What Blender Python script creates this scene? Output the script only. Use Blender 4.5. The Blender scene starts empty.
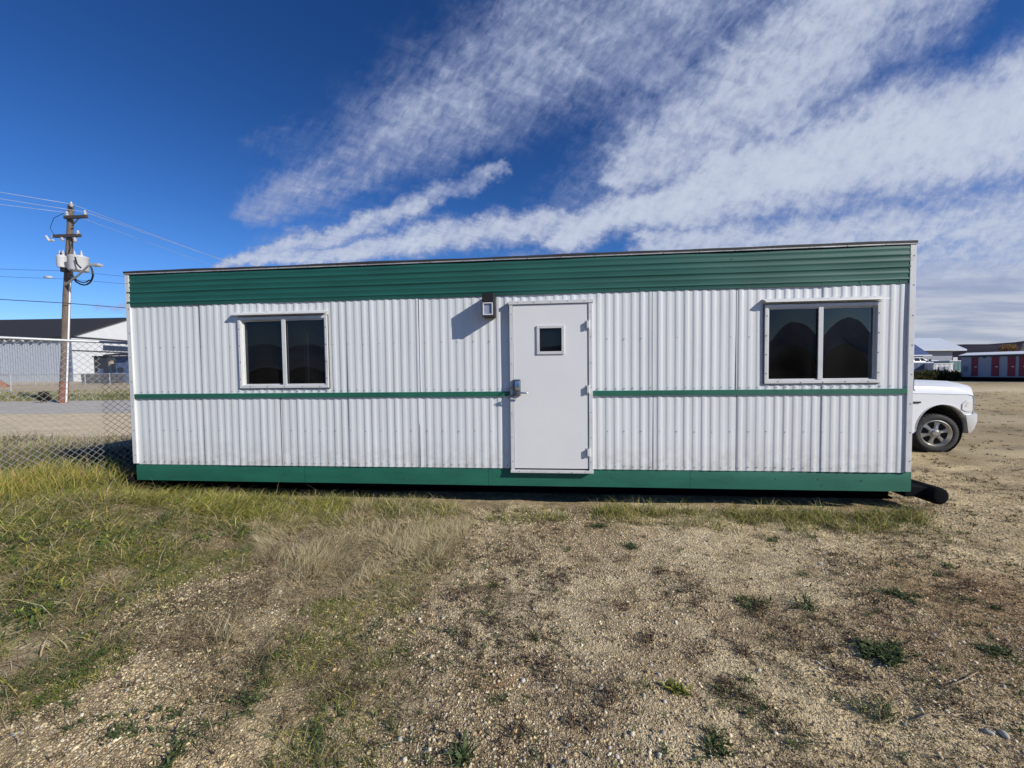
import bpy, math, random
import numpy as np
from mathutils import Vector, Matrix

random.seed(7)
rng = np.random.default_rng(11)
scn = bpy.context.scene
COL = scn.collection
R = math.radians

# ------------------------------------------------------------------ camera model (used to measure the place)
FPX, PITCH, ROLL, CAMZ = 385.0, .0354, .0123, 1.70
def ray(px, py):
    a, b = px-512, py-384
    c, s = math.cos(ROLL), math.sin(ROLL)
    u, v = (a*c-b*s)/FPX, (a*s+b*c)/FPX
    return (u, math.cos(PITCH)-v*math.sin(PITCH), -math.sin(PITCH)-v*math.cos(PITCH))
def at(px, py, Y):
    d = ray(px, py); t = Y/d[1]
    return (d[0]*t, Y, CAMZ+d[2]*t)
def gnd(px, py, h=0.0):
    d = ray(px, py); t = (h-CAMZ)/d[2]
    return (d[0]*t, d[1]*t)

# ------------------------------------------------------------------ noise
def _hash(ix, iy, seed):
    n = (ix.astype(np.int64)*374761393 + iy.astype(np.int64)*668265263 + seed*1442695041) & 0x7fffffff
    n = ((n ^ (n >> 13))*1274126177) & 0x7fffffff
    n = ((n ^ (n >> 15))*668265263) & 0x7fffffff
    return ((n ^ (n >> 16)) & 0xffff)/65535.0
def vnoise(x, y, s, seed=0):
    x = np.asarray(x, float)/s; y = np.asarray(y, float)/s
    ix, iy = np.floor(x), np.floor(y); fx, fy = x-ix, y-iy
    fx = fx*fx*(3-2*fx); fy = fy*fy*(3-2*fy)
    a = _hash(ix, iy, seed); b = _hash(ix+1, iy, seed); c = _hash(ix, iy+1, seed); d = _hash(ix+1, iy+1, seed)
    return (a*(1-fx)+b*fx)*(1-fy)+(c*(1-fx)+d*fx)*fy
def fbm(x, y, s, o=4, seed=0):
    v = 0; a = .5; t = 0
    for i in range(o):
        v = v+a*vnoise(x, y, s, seed+i*17); t += a; a *= .55; s *= .47
    return v/t
def sm(x, a, b):
    t = np.clip((np.asarray(x, float)-a)/(b-a), 0, 1); return t*t*(3-2*t)

# ------------------------------------------------------------------ ground height
def hz(x, y):
    x = np.asarray(x, float); y = np.asarray(y, float)
    near = 1-sm(np.hypot(x, y), 8, 13)
    h = near*(.055*(fbm(x, y, 1.3, 3, 3)-.5)+.022*(vnoise(x, y, .33, 9)-.5)+.010*(vnoise(x, y, .11, 21)-.5))
    bank = sm(-x, 2.6, 5.0)*sm(y, 2.2, 3.4)*(1-sm(y-.55*np.clip(-x-5., 0, 2.2), 4.4, 5.5))
    h = h+.22*bank
    h = h-.13*sm(x, 4.6, 7.5)*sm(y, 4, 7)*(1-sm(y, 12, 22))
    h = h+.80*sm(y, 27, 58)*sm(-x, 6, 16)
    h = h+.9*sm(y, 43, 50)*sm(x, 20, 40)*(1-sm(y, 90, 130))
    return h
def hz1(x, y): return float(hz(np.array([x]), np.array([y]))[0])

# ------------------------------------------------------------------ materials
def new_mat(name):
    m = bpy.data.materials.new(name); m.use_nodes = True
    nt = m.node_tree; b = nt.nodes['Principled BSDF']
    return m, nt, b
def N(nt, typ, **kw):
    n = nt.nodes.new(typ)
    for k, v in kw.items():
        if k in n.inputs.keys(): n.inputs[k].default_value = v
        else: setattr(n, k, v)
    return n
def plain(name, col, rough=.6, metal=0., var=.12, scale=6., bump=0., bscale=40., dirt=None, spec=.5, stretch=None, dirt_amt=.5):
    m, nt, b = new_mat(name)
    tc = N(nt, 'ShaderNodeTexCoord')
    mp = N(nt, 'ShaderNodeMapping')
    if stretch: mp.inputs['Scale'].default_value = stretch
    nt.links.new(tc.outputs['Object'], mp.inputs['Vector'])
    no = N(nt, 'ShaderNodeTexNoise', Scale=scale, Detail=6., Roughness=.65)
    nt.links.new(mp.outputs[0], no.inputs['Vector'])
    mx = N(nt, 'ShaderNodeMix', data_type='RGBA')
    c = np.array(col)
    mx.inputs[6].default_value = (*np.clip(c*(1-var), 0, 1), 1)
    mx.inputs[7].default_value = (*np.clip(c*(1+var), 0, 1), 1)
    rp = N(nt, 'ShaderNodeMapRange'); rp.inputs[1].default_value = .3; rp.inputs[2].default_value = .7
    nt.links.new(no.outputs['Fac'], rp.inputs[0]); nt.links.new(rp.outputs[0], mx.inputs[0])
    out = mx.outputs[2]
    if dirt is not None:
        n2 = N(nt, 'ShaderNodeTexNoise', Scale=scale*.6, Detail=8., Roughness=.75)
        nt.links.new(mp.outputs[0], n2.inputs['Vector'])
        r2 = N(nt, 'ShaderNodeMapRange'); r2.inputs[1].default_value = .52; r2.inputs[2].default_value = .8; r2.inputs[4].default_value = dirt_amt
        nt.links.new(n2.outputs['Fac'], r2.inputs[0])
        m2 = N(nt, 'ShaderNodeMix', data_type='RGBA'); m2.inputs[7].default_value = (*dirt, 1)
        nt.links.new(r2.outputs[0], m2.inputs[0]); nt.links.new(out, m2.inputs[6]); out = m2.outputs[2]
    nt.links.new(out, b.inputs['Base Color'])
    b.inputs['Roughness'].default_value = rough; b.inputs['Metallic'].default_value = metal
    b.inputs['Specular IOR Level'].default_value = spec
    if bump > 0:
        n3 = N(nt, 'ShaderNodeTexNoise', Scale=bscale, Detail=4.)
        nt.links.new(mp.outputs[0], n3.inputs['Vector'])
        bp = N(nt, 'ShaderNodeBump', Strength=bump, Distance=.02)
        nt.links.new(n3.outputs['Fac'], bp.inputs['Height']); nt.links.new(bp.outputs[0], b.inputs['Normal'])
    return m
def vcol(name, rough=.85, trans=0., bump=0., spec=.25):
    m, nt, b = new_mat(name)
    a = N(nt, 'ShaderNodeAttribute', attribute_name='Col')
    nt.links.new(a.outputs['Color'], b.inputs['Base Color'])
    b.inputs['Roughness'].default_value = rough; b.inputs['Specular IOR Level'].default_value = spec
    if trans > 0:
        t = N(nt, 'ShaderNodeBsdfTranslucent'); nt.links.new(a.outputs['Color'], t.inputs['Color'])
        mx = N(nt, 'ShaderNodeMixShader'); mx.inputs[0].default_value = trans
        o = nt.nodes['Material Output']
        nt.links.new(b.outputs[0], mx.inputs[1]); nt.links.new(t.outputs[0], mx.inputs[2]); nt.links.new(mx.outputs[0], o.inputs['Surface'])
    return m
def glass(name, tint=(.16, .18, .20), refl=1.0, r0=.055):
    m, nt, b = new_mat(name)
    nt.nodes.remove(b); o = nt.nodes['Material Output']
    tr = N(nt, 'ShaderNodeBsdfTransparent'); tr.inputs[0].default_value = (*tint, 1)
    gl = N(nt, 'ShaderNodeBsdfGlossy'); gl.inputs['Roughness'].default_value = .012; gl.inputs[0].default_value = (refl, refl, refl, 1)
    ge = N(nt, 'ShaderNodeNewGeometry'); dt = N(nt, 'ShaderNodeVectorMath', operation='DOT_PRODUCT')
    nt.links.new(ge.outputs['Incoming'], dt.inputs[0]); nt.links.new(ge.outputs['Normal'], dt.inputs[1])
    def mm(op, a, b=None):
        n = nt.nodes.new('ShaderNodeMath'); n.operation = op
        for i, q in enumerate((a, b)):
            if q is None: continue
            if isinstance(q, (int, float)): n.inputs[i].default_value = q
            else: nt.links.new(q, n.inputs[i])
        return n.outputs[0]
    fre = mm('ADD', mm('MULTIPLY', mm('POWER', mm('SUBTRACT', 1.0, mm('ABSOLUTE', dt.outputs['Value'])), 5.), .9), r0)
    no = N(nt, 'ShaderNodeTexNoise', Scale=2.2, Detail=5.)
    tc = N(nt, 'ShaderNodeTexCoord'); nt.links.new(tc.outputs['Object'], no.inputs['Vector'])
    df = N(nt, 'ShaderNodeBsdfDiffuse'); df.inputs[0].default_value = (.30, .28, .24, 1)
    mr = N(nt, 'ShaderNodeMapRange'); mr.inputs[1].default_value = .35; mr.inputs[2].default_value = .85; mr.inputs[4].default_value = .05
    nt.links.new(no.outputs['Fac'], mr.inputs[0])
    mx = N(nt, 'ShaderNodeMixShader'); m2 = N(nt, 'ShaderNodeMixShader')
    nt.links.new(mr.outputs[0], m2.inputs[0]); nt.links.new(tr.outputs[0], m2.inputs[1]); nt.links.new(df.outputs[0], m2.inputs[2])
    nt.links.new(fre, mx.inputs[0]); nt.links.new(m2.outputs[0], mx.inputs[1]); nt.links.new(gl.outputs[0], mx.inputs[2])
    nt.links.new(mx.outputs[0], o.inputs['Surface'])
    return m

M = {}
M['white_siding'] = plain('white_siding', (.745, .76, .745), .5, 0, .045, 2.5, .05, 60, dirt=(.52, .50, .46), stretch=(1, 1, .25), dirt_amt=.28)
def weather(m):
    # rain streaks down the sheet and mud splashed up from the ground
    nt = m.node_tree; b = nt.nodes['Principled BSDF']; src = b.inputs['Base Color'].links[0].from_socket
    tc = N(nt, 'ShaderNodeTexCoord'); mp = N(nt, 'ShaderNodeMapping'); mp.inputs['Scale'].default_value = (9., 9., .35); nt.links.new(tc.outputs['Object'], mp.inputs['Vector'])
    n1 = N(nt, 'ShaderNodeTexNoise', Scale=2.2, Detail=6., Roughness=.7); nt.links.new(mp.outputs[0], n1.inputs['Vector'])
    r1 = N(nt, 'ShaderNodeMapRange'); r1.inputs[1].default_value = .5; r1.inputs[2].default_value = .78; r1.inputs[4].default_value = .30; nt.links.new(n1.outputs['Fac'], r1.inputs[0])
    m1 = N(nt, 'ShaderNodeMix', data_type='RGBA'); m1.inputs[7].default_value = (.50, .48, .44, 1); nt.links.new(r1.outputs[0], m1.inputs[0]); nt.links.new(src, m1.inputs[6])
    sx = N(nt, 'ShaderNodeSeparateXYZ'); nt.links.new(tc.outputs['Object'], sx.inputs[0])
    r2 = N(nt, 'ShaderNodeMapRange'); r2.inputs[1].default_value = .85; r2.inputs[2].default_value = .45; nt.links.new(sx.outputs[2], r2.inputs[0])
    n2 = N(nt, 'ShaderNodeTexNoise', Scale=7., Detail=9., Roughness=.75); nt.links.new(tc.outputs['Object'], n2.inputs['Vector'])
    r3 = N(nt, 'ShaderNodeMapRange'); r3.inputs[1].default_value = .42; r3.inputs[2].default_value = .75; nt.links.new(n2.outputs['Fac'], r3.inputs[0])
    mu = N(nt, 'ShaderNodeMath', operation='MULTIPLY'); nt.links.new(r2.outputs[0], mu.inputs[0]); nt.links.new(r3.outputs[0], mu.inputs[1])
    m2 = N(nt, 'ShaderNodeMath', operation='MULTIPLY'); m2.inputs[1].default_value = .75; nt.links.new(mu.outputs[0], m2.inputs[0])
    m3 = N(nt, 'ShaderNodeMix', data_type='RGBA'); m3.inputs[7].default_value = (.33, .26, .17, 1); nt.links.new(m2.outputs[0], m3.inputs[0]); nt.links.new(m1.outputs[2], m3.inputs[6])
    nt.links.new(m3.outputs[2], b.inputs['Base Color'])
weather(M['white_siding'])
M['white_trim'] = plain('white_trim', (.67, .67, .65), .5, 0, .06, 5, .04, 50, dirt=(.42, .38, .32), dirt_amt=.7)
M['door_paint'] = plain('door_paint', (.80, .79, .765), .42, 0, .025, 1.5, .02, 30, dirt=(.60, .58, .54), dirt_amt=.25)
M['green'] = plain('green_paint', (.016, .135, .083), .55, 0, .2, 3.5, .04, 40, dirt=(.06, .15, .11), dirt_amt=.4, stretch=(.5, 1, 1.5))
M['green_dark'] = plain('green_metal', (.010, .100, .076), .62, 0, .18, 3., .04, 40, dirt=(.03, .09, .07), dirt_amt=.5, stretch=(.3, 1, 2))
M['roof'] = plain('roof_membrane', (.035, .032, .030), .8, 0, .25, 4, .2, 30)
M['lamp_black'] = plain('lamp_black', (.008, .008, .010), .7, 0, .2, 6)
M['black'] = plain('black_paint', (.006, .0065, .008), .9, spec=.08, bump=.1) if True else plain('black_paint', (.006, .0065, .008), .85, 0, .2, 6, .1, 50)
M['dark_int'] = plain('interior_panel', (.05, .042, .036), .8, 0, .2, 2)
M['curtain'] = plain('curtain_cloth', (.10, .10, .11), .95, 0, .15, 8)
M['steel'] = plain('lock_steel', (.16, .16, .18), .4, .6, .2, 20)
M['steel_bright'] = plain('bright_steel', (.55, .55, .56), .3, .9, .15, 20)
M['galv'] = plain('galvanised_pipe', (.50, .51, .52), .5, .35, .12, 12)
M['wire'] = plain('fence_wire', (.40, .40, .40), .55, .2, .15, 10)
M['screw'] = plain('screw_head', (.14, .14, .15), .5, .5, .2, 30)
M['seam'] = plain('seam_dark', (.12, .12, .13), .7, 0, .1, 10)
M['gasket_gap_shade'] = plain('gasket_and_gap_shade', (.03, .03, .03), .9, 0, .1, 10)
M['frame_border'] = plain('dark_border', (.16, .145, .125), .9, 0, .4, 30)
M['glass'] = glass('window_glass', (.42, .45, .48))
M['glass_screen'] = glass('screened_glass', (.25, .26, .27), r0=.032)
M['glass_dark'] = glass('door_glass', (.16, .18, .20), r0=.03)
M['lens'] = plain('lamp_lens', (.30, .33, .42), .15, 0, .3, 30, .3, 60)
M['wood_pole'] = plain('pole_wood', (.155, .12, .095), .9, 0, .35, 8, .6, 25, dirt=(.10, .08, .07), stretch=(1, 1, .12))
M['pole_red'] = plain('pole_stain', (.22, .095, .06), .9, 0, .3, 10, .4, 25)
M['cross_wood'] = plain('crossarm_wood', (.06, .05, .05), .9, 0, .3, 8)
M['can'] = plain('transformer_grey', (.60, .61, .62), .5, 0, .06, 4)
M['porcelain'] = plain('porcelain', (.55, .55, .56), .3, 0, .1, 10)
M['cable'] = plain('cable_black', (.02, .02, .022), .6, 0, .1, 5)
M['line'] = plain('aluminium_line', (.50, .52, .55), .5, .3, .05, 5)
M['white_plastic'] = plain('conduit_white', (.75, .75, .74), .5, 0, .04, 4)
M['asphalt'] = plain('asphalt', (.50, .455, .38), .95, 0, .2, 1.2, .4, 50, dirt=(.24, .22, .19))
M['shoulder'] = plain('gravel_fill', (.70, .555, .34), .95, 0, .2, 1.4, .6, 45, dirt=(.30, .25, .17))
M['dark_roof'] = plain('shingle_dark', (.022, .022, .025), .9, 0, .3, 3)
M['far_white'] = plain('white_cladding', (.60, .61, .62), .6, 0, .04, 1)
M['far_dark'] = plain('dark_cladding', (.04, .042, .05), .7, 0, .2, 1)
M['blue_grey'] = plain('blue_grey_cladding', (.29, .315, .37), .7, 0, .06, 1.)
M['red_door'] = plain('red_door', (.19, .018, .04), .6, 0, .2, 2)
M['pale_roof'] = plain('pale_metal_roof', (.62, .66, .70), .45, 0, .05, .8)
M['blue_roof'] = plain('blue_metal_roof', (.045, .075, .19), .5, 0, .1, 1)
M['blue_box'] = plain('blue_steel', (.10, .14, .24), .6, 0, .1, 1)
M['teal'] = plain('teal_steel', (.08, .17, .17), .6, 0, .1, 1)
M['car_paint'] = plain('white_car_paint', (.78, .79, .79), .28, 0, .02, 2, 0, 10, dirt=(.60, .56, .48), dirt_amt=.3)
M['car_glass'] = glass('car_glass', (.10, .11, .12))
M['rubber'] = plain('tyre_rubber', (.045, .042, .04), .85, 0, .3, 14, .3, 60, dirt=(.14, .12, .09))
M['rim'] = plain('wheel_steel', (.46, .44, .40), .4, .75, .15, 10, .05, 30, dirt=(.3, .25, .18))
M['well'] = plain('wheel_well', (.02, .02, .02), .95, 0, .2, 8)
M['chrome'] = plain('bumper_metal', (.72, .73, .74), .3, .35, .05, 4)
M['amber'] = plain('amber_lens', (.80, .72, .60), .2, 0, .1, 10)
M['headlight'] = plain('headlight_lens', (.80, .79, .76), .3, 0, .08, 12)
M['rust'] = plain('rusty_heap', (.30, .15, .09), .95, 0, .3, 3, .4, 20)
M['tan_mound'] = plain('tan_earth', (.30, .20, .13), .95, 0, .25, 1.2, .4, 8)
M['hill'] = plain('hill_scrub', (.050, .046, .058), 1.0, 0, .35, .012, 0, 1, dirt=(.085, .065, .06), spec=0.)
M['plant'] = vcol('plant_leaf', .75, .28)
M['dryplant'] = vcol('dry_stem', .9, .18, spec=.1)
M['stone'] = vcol('pebble_stone', .85, 0., spec=.3)
M['petal'] = plain('white_petal', (.82, .82, .80), .7, 0, .03, 10)
M['yellow'] = plain('flower_yellow', (.70, .48, .05), .8, 0, .1, 40)
M['twig'] = plain('dry_twig', (.38, .29, .19), .9, 0, .25, 25, .3, 60)
M['pale_stone'] = plain('pale_stone', (.44, .41, .34), .85, 0, .15, 25, .4, 60)

# ------------------------------------------------------------------ mesh helpers
class MB:
    def __init__(s): s.v = []; s.f = []; s.m = []
    def add(s, v, f, mi=0):
        o = len(s.v); s.v += [tuple(p) for p in v]; s.f += [tuple(i+o for i in q) for q in f]; s.m += [mi]*len(f)
    def box(s, x0, x1, y0, y1, z0, z1, mi=0, c=0.):
        x0, x1 = min(x0, x1), max(x0, x1); y0, y1 = min(y0, y1), max(y0, y1); z0, z1 = min(z0, z1), max(z0, z1)
        if c <= 0:
            v = [(x, y, z) for z in (z0, z1) for y in (y0, y1) for x in (x0, x1)]
            s.add(v, [(0, 2, 3, 1), (4, 5, 7, 6), (0, 1, 5, 4), (2, 6, 7, 3), (0, 4, 6, 2), (1, 3, 7, 5)], mi)
        else:
            import bmesh
            bm = bmesh.new(); r = bmesh.ops.create_cube(bm, size=1)
            bmesh.ops.scale(bm, vec=(x1-x0, y1-y0, z1-z0), verts=bm.verts)
            bmesh.ops.bevel(bm, geom=bm.edges[:], offset=c, segments=2, affect='EDGES', profile=.6)
            bmesh.ops.translate(bm, vec=((x0+x1)/2, (y0+y1)/2, (z0+z1)/2), verts=bm.verts)
            bm.verts.index_update()
            s.add([tuple(v.co) for v in bm.verts], [tuple(v.index for v in f.verts) for f in bm.faces], mi); bm.free()
    def tube(s, pts, r, n=8, mi=0, cap=True):
        pts = [Vector(p) for p in pts]; rr = r if isinstance(r, (list, tuple)) else [r]*len(pts)
        rings = []; prev = None
        for i, p in enumerate(pts):
            t = (pts[min(i+1, len(pts)-1)]-pts[max(i-1, 0)]).normalized()
            if prev is None:
                a = Vector((0, 0, 1)) if abs(t.z) < .9 else Vector((1, 0, 0))
                prev = t.cross(a).normalized()
            prev = (prev-t*prev.dot(t)).normalized(); q = t.cross(prev)
            rings.append([p+(prev*math.cos(2*math.pi*k/n)+q*math.sin(2*math.pi*k/n))*rr[i] for k in range(n)])
        s.loft(rings, mi, cap)
    def loft(s, rings, mi=0, cap=True, closed=True):
        n = len(rings[0]); v = [p for r in rings for p in r]; f = []
        for i in range(len(rings)-1):
            for k in range(n if closed else n-1):
                k2 = (k+1) % n
                f.append((i*n+k, i*n+k2, (i+1)*n+k2, (i+1)*n+k))
        if cap:
            f.append(tuple(range(n-1, -1, -1))); f.append(tuple((len(rings)-1)*n+k for k in range(n)))
        s.add(v, f, mi)
    def lathe(s, prof, n=32, axis='y', c=(0, 0, 0), mi=0, cap=False):
        rings = []
        for r, h in prof:
            ring = []
            for k in range(n):
                a = 2*math.pi*k/n
                if axis == 'y': ring.append((c[0]+r*math.cos(a), c[1]+h, c[2]+r*math.sin(a)))
                else: ring.append((c[0]+r*math.cos(a), c[1]+r*math.sin(a), c[2]+h))
            rings.append(ring)
        s.loft(rings, mi, cap)
    def build(s, name, mats, parent=None, smooth=False, **kw):
        me = bpy.data.meshes.new(name); me.from_pydata(s.v, [], s.f)
        mats = mats if isinstance(mats, list) else [mats]
        for m in mats: me.materials.append(m)
        if len(mats) > 1: me.polygons.foreach_set('material_index', s.m)
        me.update()
        import bmesh
        bm = bmesh.new(); bm.from_mesh(me); bmesh.ops.recalc_face_normals(bm, faces=bm.faces); bm.to_mesh(me); bm.free()
        if smooth:
            me.polygons.foreach_set('use_smooth', [True]*len(me.polygons))
            if smooth is not True: me.set_sharp_from_angle(angle=R(smooth))
        return link(name, me, parent, **kw)
def link(name, me, parent=None, **kw):
    o = bpy.data.objects.new(name, me); COL.objects.link(o)
    if parent is not None: o.parent = parent
    for k, v in kw.items(): o[k] = v
    return o
def thing(name, label, cat, loc=(0, 0, 0), rz=0., group=None):
    o = bpy.data.objects.new(name, None); COL.objects.link(o)
    o.location = loc; o.rotation_euler = (0, 0, rz); o.empty_display_size = .1
    o['label'] = label; o['category'] = cat
    if group: o['group'] = group
    return o
def tag(o, label, cat, group=None, kind=None):
    o['label'] = label; o['category'] = cat
    if group: o['group'] = group
    if kind: o['kind'] = kind
    return o
def np_mesh(name, V, T, C, mat, parent=None, smooth=False, **kw):
    V = np.ascontiguousarray(V, np.float32); T = np.ascontiguousarray(T, np.int32)
    k = T.shape[1]
    me = bpy.data.meshes.new(name)
    me.vertices.add(len(V)); me.vertices.foreach_set('co', V.ravel())
    me.loops.add(T.size); me.loops.foreach_set('vertex_index', T.ravel())
    me.polygons.add(len(T)); me.polygons.foreach_set('loop_start', np.arange(0, T.size, k, dtype=np.int32))
    me.update(calc_edges=True)
    if C is not None:
        a = me.color_attributes.new('Col', 'FLOAT_COLOR', 'POINT')
        c4 = np.ones((len(V), 4), np.float32); c4[:, :3] = np.clip(C, 0, 1); a.data.foreach_set('color', c4.ravel())
    if smooth: me.polygons.foreach_set('use_smooth', np.ones(len(T), bool))
    me.materials.append(mat)
    return link(name, me, parent, **kw)

# ------------------------------------------------------------------ sun, sky, camera
SUN_EL, SUN_AZ = 28.0, 122.0      # azimuth clockwise from +Y
sd = Vector((math.sin(R(SUN_AZ))*math.cos(R(SUN_EL)), math.cos(R(SUN_AZ))*math.cos(R(SUN_EL)), math.sin(R(SUN_EL))))
L = bpy.data.lights.new('sun', 'SUN'); L.energy = 4.6; L.angle = R(.5); L.color = (1, .955, .88)
lo = bpy.data.objects.new('sun', L); COL.objects.link(lo); lo.rotation_euler = (-sd).to_track_quat('-Z', 'Y').to_euler()

cam = bpy.data.cameras.new('camera'); co = bpy.data.objects.new('camera', cam); COL.objects.link(co)
cam.sensor_fit = 'HORIZONTAL'; cam.sensor_width = 36.; cam.lens = 36*FPX/1024.; cam.clip_start = .05; cam.clip_end = 9000
fwd = Vector((0, math.cos(PITCH), -math.sin(PITCH))); up0 = Vector((0, math.sin(PITCH), math.cos(PITCH))); rt0 = Vector((1, 0, 0))
rt = rt0*math.cos(ROLL)+up0*(math.sin(ROLL)); 
# image content turns counter-clockwise by ROLL: camera turns clockwise
rt = rt0*math.cos(ROLL)-up0*math.sin(ROLL); up = up0*math.cos(ROLL)+rt0*math.sin(ROLL)
mw = Matrix((rt, up, -fwd)).transposed().to_4x4(); mw.translation = Vector((0, 0, CAMZ)); co.matrix_world = mw
scn.camera = co
scn.view_settings.view_transform = 'Standard'; scn.view_settings.look = 'None'; scn.view_settings.exposure = 0

cy = scn.cycles
cy.max_bounces = 6; cy.diffuse_bounces = 2; cy.glossy_bounces = 3; cy.transmission_bounces = 3; cy.transparent_max_bounces = 8
cy.caustics_reflective = False; cy.caustics_refractive = False
w = bpy.data.worlds.new('World'); scn.world = w; w.use_nodes = True; w.cycles.sampling_method = 'NONE'
nt = w.node_tree; nt.nodes.clear()
def lk(a, b): nt.links.new(a, b)
def mth(op, a, b=None, c=None, clamp=False):
    n = nt.nodes.new('ShaderNodeMath'); n.operation = op; n.use_clamp = clamp
    for i, q in enumerate((a, b, c)):
        if q is None: continue
        if isinstance(q, (int, float)): n.inputs[i].default_value = q
        else: lk(q, n.inputs[i])
    return n.outputs[0]
def smooth01(x, a, b):
    n = nt.nodes.new('ShaderNodeMapRange'); n.interpolation_type = 'SMOOTHSTEP'
    lk(x, n.inputs[0]); n.inputs[1].default_value = a; n.inputs[2].default_value = b
    return n.outputs[0]
def noise(vec, scale, det=6., rough=.6, dist=0.):
    n = nt.nodes.new('ShaderNodeTexNoise'); lk(vec, n.inputs['Vector'])
    n.inputs['Scale'].default_value = scale; n.inputs['Detail'].default_value = det; n.inputs['Roughness'].default_value = rough; n.inputs['Distortion'].default_value = dist
    return n.outputs['Fac']
def comb(x, y, z=0.):
    n = nt.nodes.new('ShaderNodeCombineXYZ')
    for i, q in enumerate((x, y, z)):
        if isinstance(q, (int, float)): n.inputs[i].default_value = q
        else: lk(q, n.inputs[i])
    return n.outputs[0]
sky = nt.nodes.new('ShaderNodeTexSky'); sky.sky_type = 'NISHITA'; sky.sun_disc = False
sky.sun_elevation = R(SUN_EL); sky.sun_rotation = R(SUN_AZ); sky.altitude = 650; sky.air_density = 1.0; sky.dust_density = .25; sky.ozone_density = 2.5
tc = nt.nodes.new('ShaderNodeTexCoord'); sx = nt.nodes.new('ShaderNodeSeparateXYZ'); lk(tc.outputs['Generated'], sx.inputs[0])
dx, dy, dz = sx.outputs
# flat cloud layer: direction projected on a plane overhead gives the texture; broad bands are set by bearing and slope
zc = mth('MAXIMUM', dz, .03)
zs = mth('ADD', zc, .10)
pu = mth('DIVIDE', dx, zs); pv = mth('DIVIDE', dy, zs)
yc = mth('MAXIMUM', dy, .12)
gx = mth('DIVIDE', dx, yc); gz = mth('DIVIDE', dz, yc)
# turn the layer so that +a runs along the cloud streets
ca, sa = math.cos(R(58)), math.sin(R(58))
along = mth('ADD', mth('MULTIPLY', pu, ca), mth('MULTIPLY', pv, -sa))
across = mth('ADD', mth('MULTIPLY', pu, sa), mth('MULTIPLY', pv, ca))
warp = noise(comb(gx, gz), 3.6, 7., .68)
warp2 = noise(comb(mth('ADD', gx, 7.3), gz), 3.6, 7., .68)
wx = mth('ADD', gx, mth('MULTIPLY', mth('SUBTRACT', warp, .5), .26))
wz = mth('ADD', gz, mth('MULTIPLY', mth('SUBTRACT', warp2, .5), .20))
def g(px, py):
    d = ray(px, py); return d[0]/d[1], d[2]/d[1]
def stroke(a, b, ra, rb, amp, soft=1.15):
    (ax, az), (bx, bz) = g(*a), g(*b); ra /= FPX; rb /= FPX
    ex, ez = bx-ax, bz-az; l2 = ex*ex+ez*ez
    px_ = mth('SUBTRACT', wx, ax); pz_ = mth('SUBTRACT', wz, az)
    t = mth('DIVIDE', mth('ADD', mth('MULTIPLY', px_, ex), mth('MULTIPLY', pz_, ez)), l2, clamp=True)
    qx = mth('SUBTRACT', px_, mth('MULTIPLY', t, ex)); qz = mth('SUBTRACT', pz_, mth('MULTIPLY', t, ez))
    d = mth('SQRT', mth('ADD', mth('MULTIPLY', qx, qx), mth('MULTIPLY', qz, qz)))
    r = mth('ADD', mth('MULTIPLY', t, rb-ra), ra)
    q = mth('DIVIDE', d, r)
    return mth('MULTIPLY', mth('SUBTRACT', 1.0, smooth01(q, 1-soft*.75, 1+soft*.35)), amp)
STROKES = [((600, 40), (800, 20), 120, 110, .60), ((470, 60), (330, 170), 80, 60, .42), ((560, 215), (640, 120), 40, 60, .42), ((700, -40), (420, 125), 112, 60, .72), ((430, 130), (255, 205), 52, 24, .60), ((360, 215), (245, 245), 26, 10, .3),
 ((610, 178), (760, 92), 26, 92, .98), ((760, 80), (930, -44), 90, 80, 1.0), ((640, 150), (650, 60), 40, 60, .5),
 ((560, 236), (760, 176), 22, 56, 1.2), ((760, 176), (1050, 108), 56, 82, 1.22), 
 ((505, 168), (400, 208), 12, 16, .72), ((415, 205), (215, 265), 16, 9, .95),
 ((225, 262), (440, 236), 8, 22, 1.05), ((440, 236), (640, 214), 22, 18, 1.0), ((640, 250), (1060, 214), 24, 50, 1.0),
 ((870, 262), (1080, 262), 30, 45, .95), ((930, 325), (1090, 318), 26, 30, .62), ((255, 150), (305, 130), 14, 24, .28), ((275, 240), (300, 226), 8, 8, .5),
 ((95, 306), (128, 300), 7, 9, .45), ((640, 232), (500, 262), 10, 10, .5)]
tot = None
for s_ in STROKES:
    o_ = stroke(*s_); tot = o_ if tot is None else mth('MAXIMUM', tot, o_)
# texture: fine ripples across the streets plus fleecy noise
rip = noise(comb(mth('MULTIPLY', along, 9.0), mth('MULTIPLY', across, 3.6)), 1.6, 7., .62, .5)
fle = noise(comb(pu, pv), 5.0, 8., .66, .35)
fine = noise(comb(mth('ADD', mth('MULTIPLY', gx, .60), mth('MULTIPLY', gz, .80)), mth('MULTIPLY', mth('ADD', mth('MULTIPLY', gx, -.80), mth('MULTIPLY', gz, .60)), 2.1)), 24., 5., .6, .4)
fleece = noise(comb(mth('ADD', mth('MULTIPLY', gx, .82), mth('MULTIPLY', gz, .57)), mth('ADD', mth('MULTIPLY', gx, -1.05), mth('MULTIPLY', gz, 1.5))), 9.5, 7., .62, .6)
tex = mth('ADD', mth('ADD', mth('MULTIPLY', rip, .30), mth('MULTIPLY', fle, .20)), mth('ADD', mth('MULTIPLY', fine, .30), mth('MULTIPLY', fleece, .28)))
big = noise(comb(gx, gz), 4.2, 3., .5)
dens = mth('ADD', mth('ADD', mth('MULTIPLY', tot, 1.0), mth('MULTIPLY', mth('SUBTRACT', tex, .50), 2.35)), mth('MULTIPLY', mth('SUBTRACT', big, .5), .55))
mask = smooth01(dens, .05, 1.20)
mask = mth('MULTIPLY', mask, smooth01(tot, .01, .55))
front = smooth01(dy, .12, .3)
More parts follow.
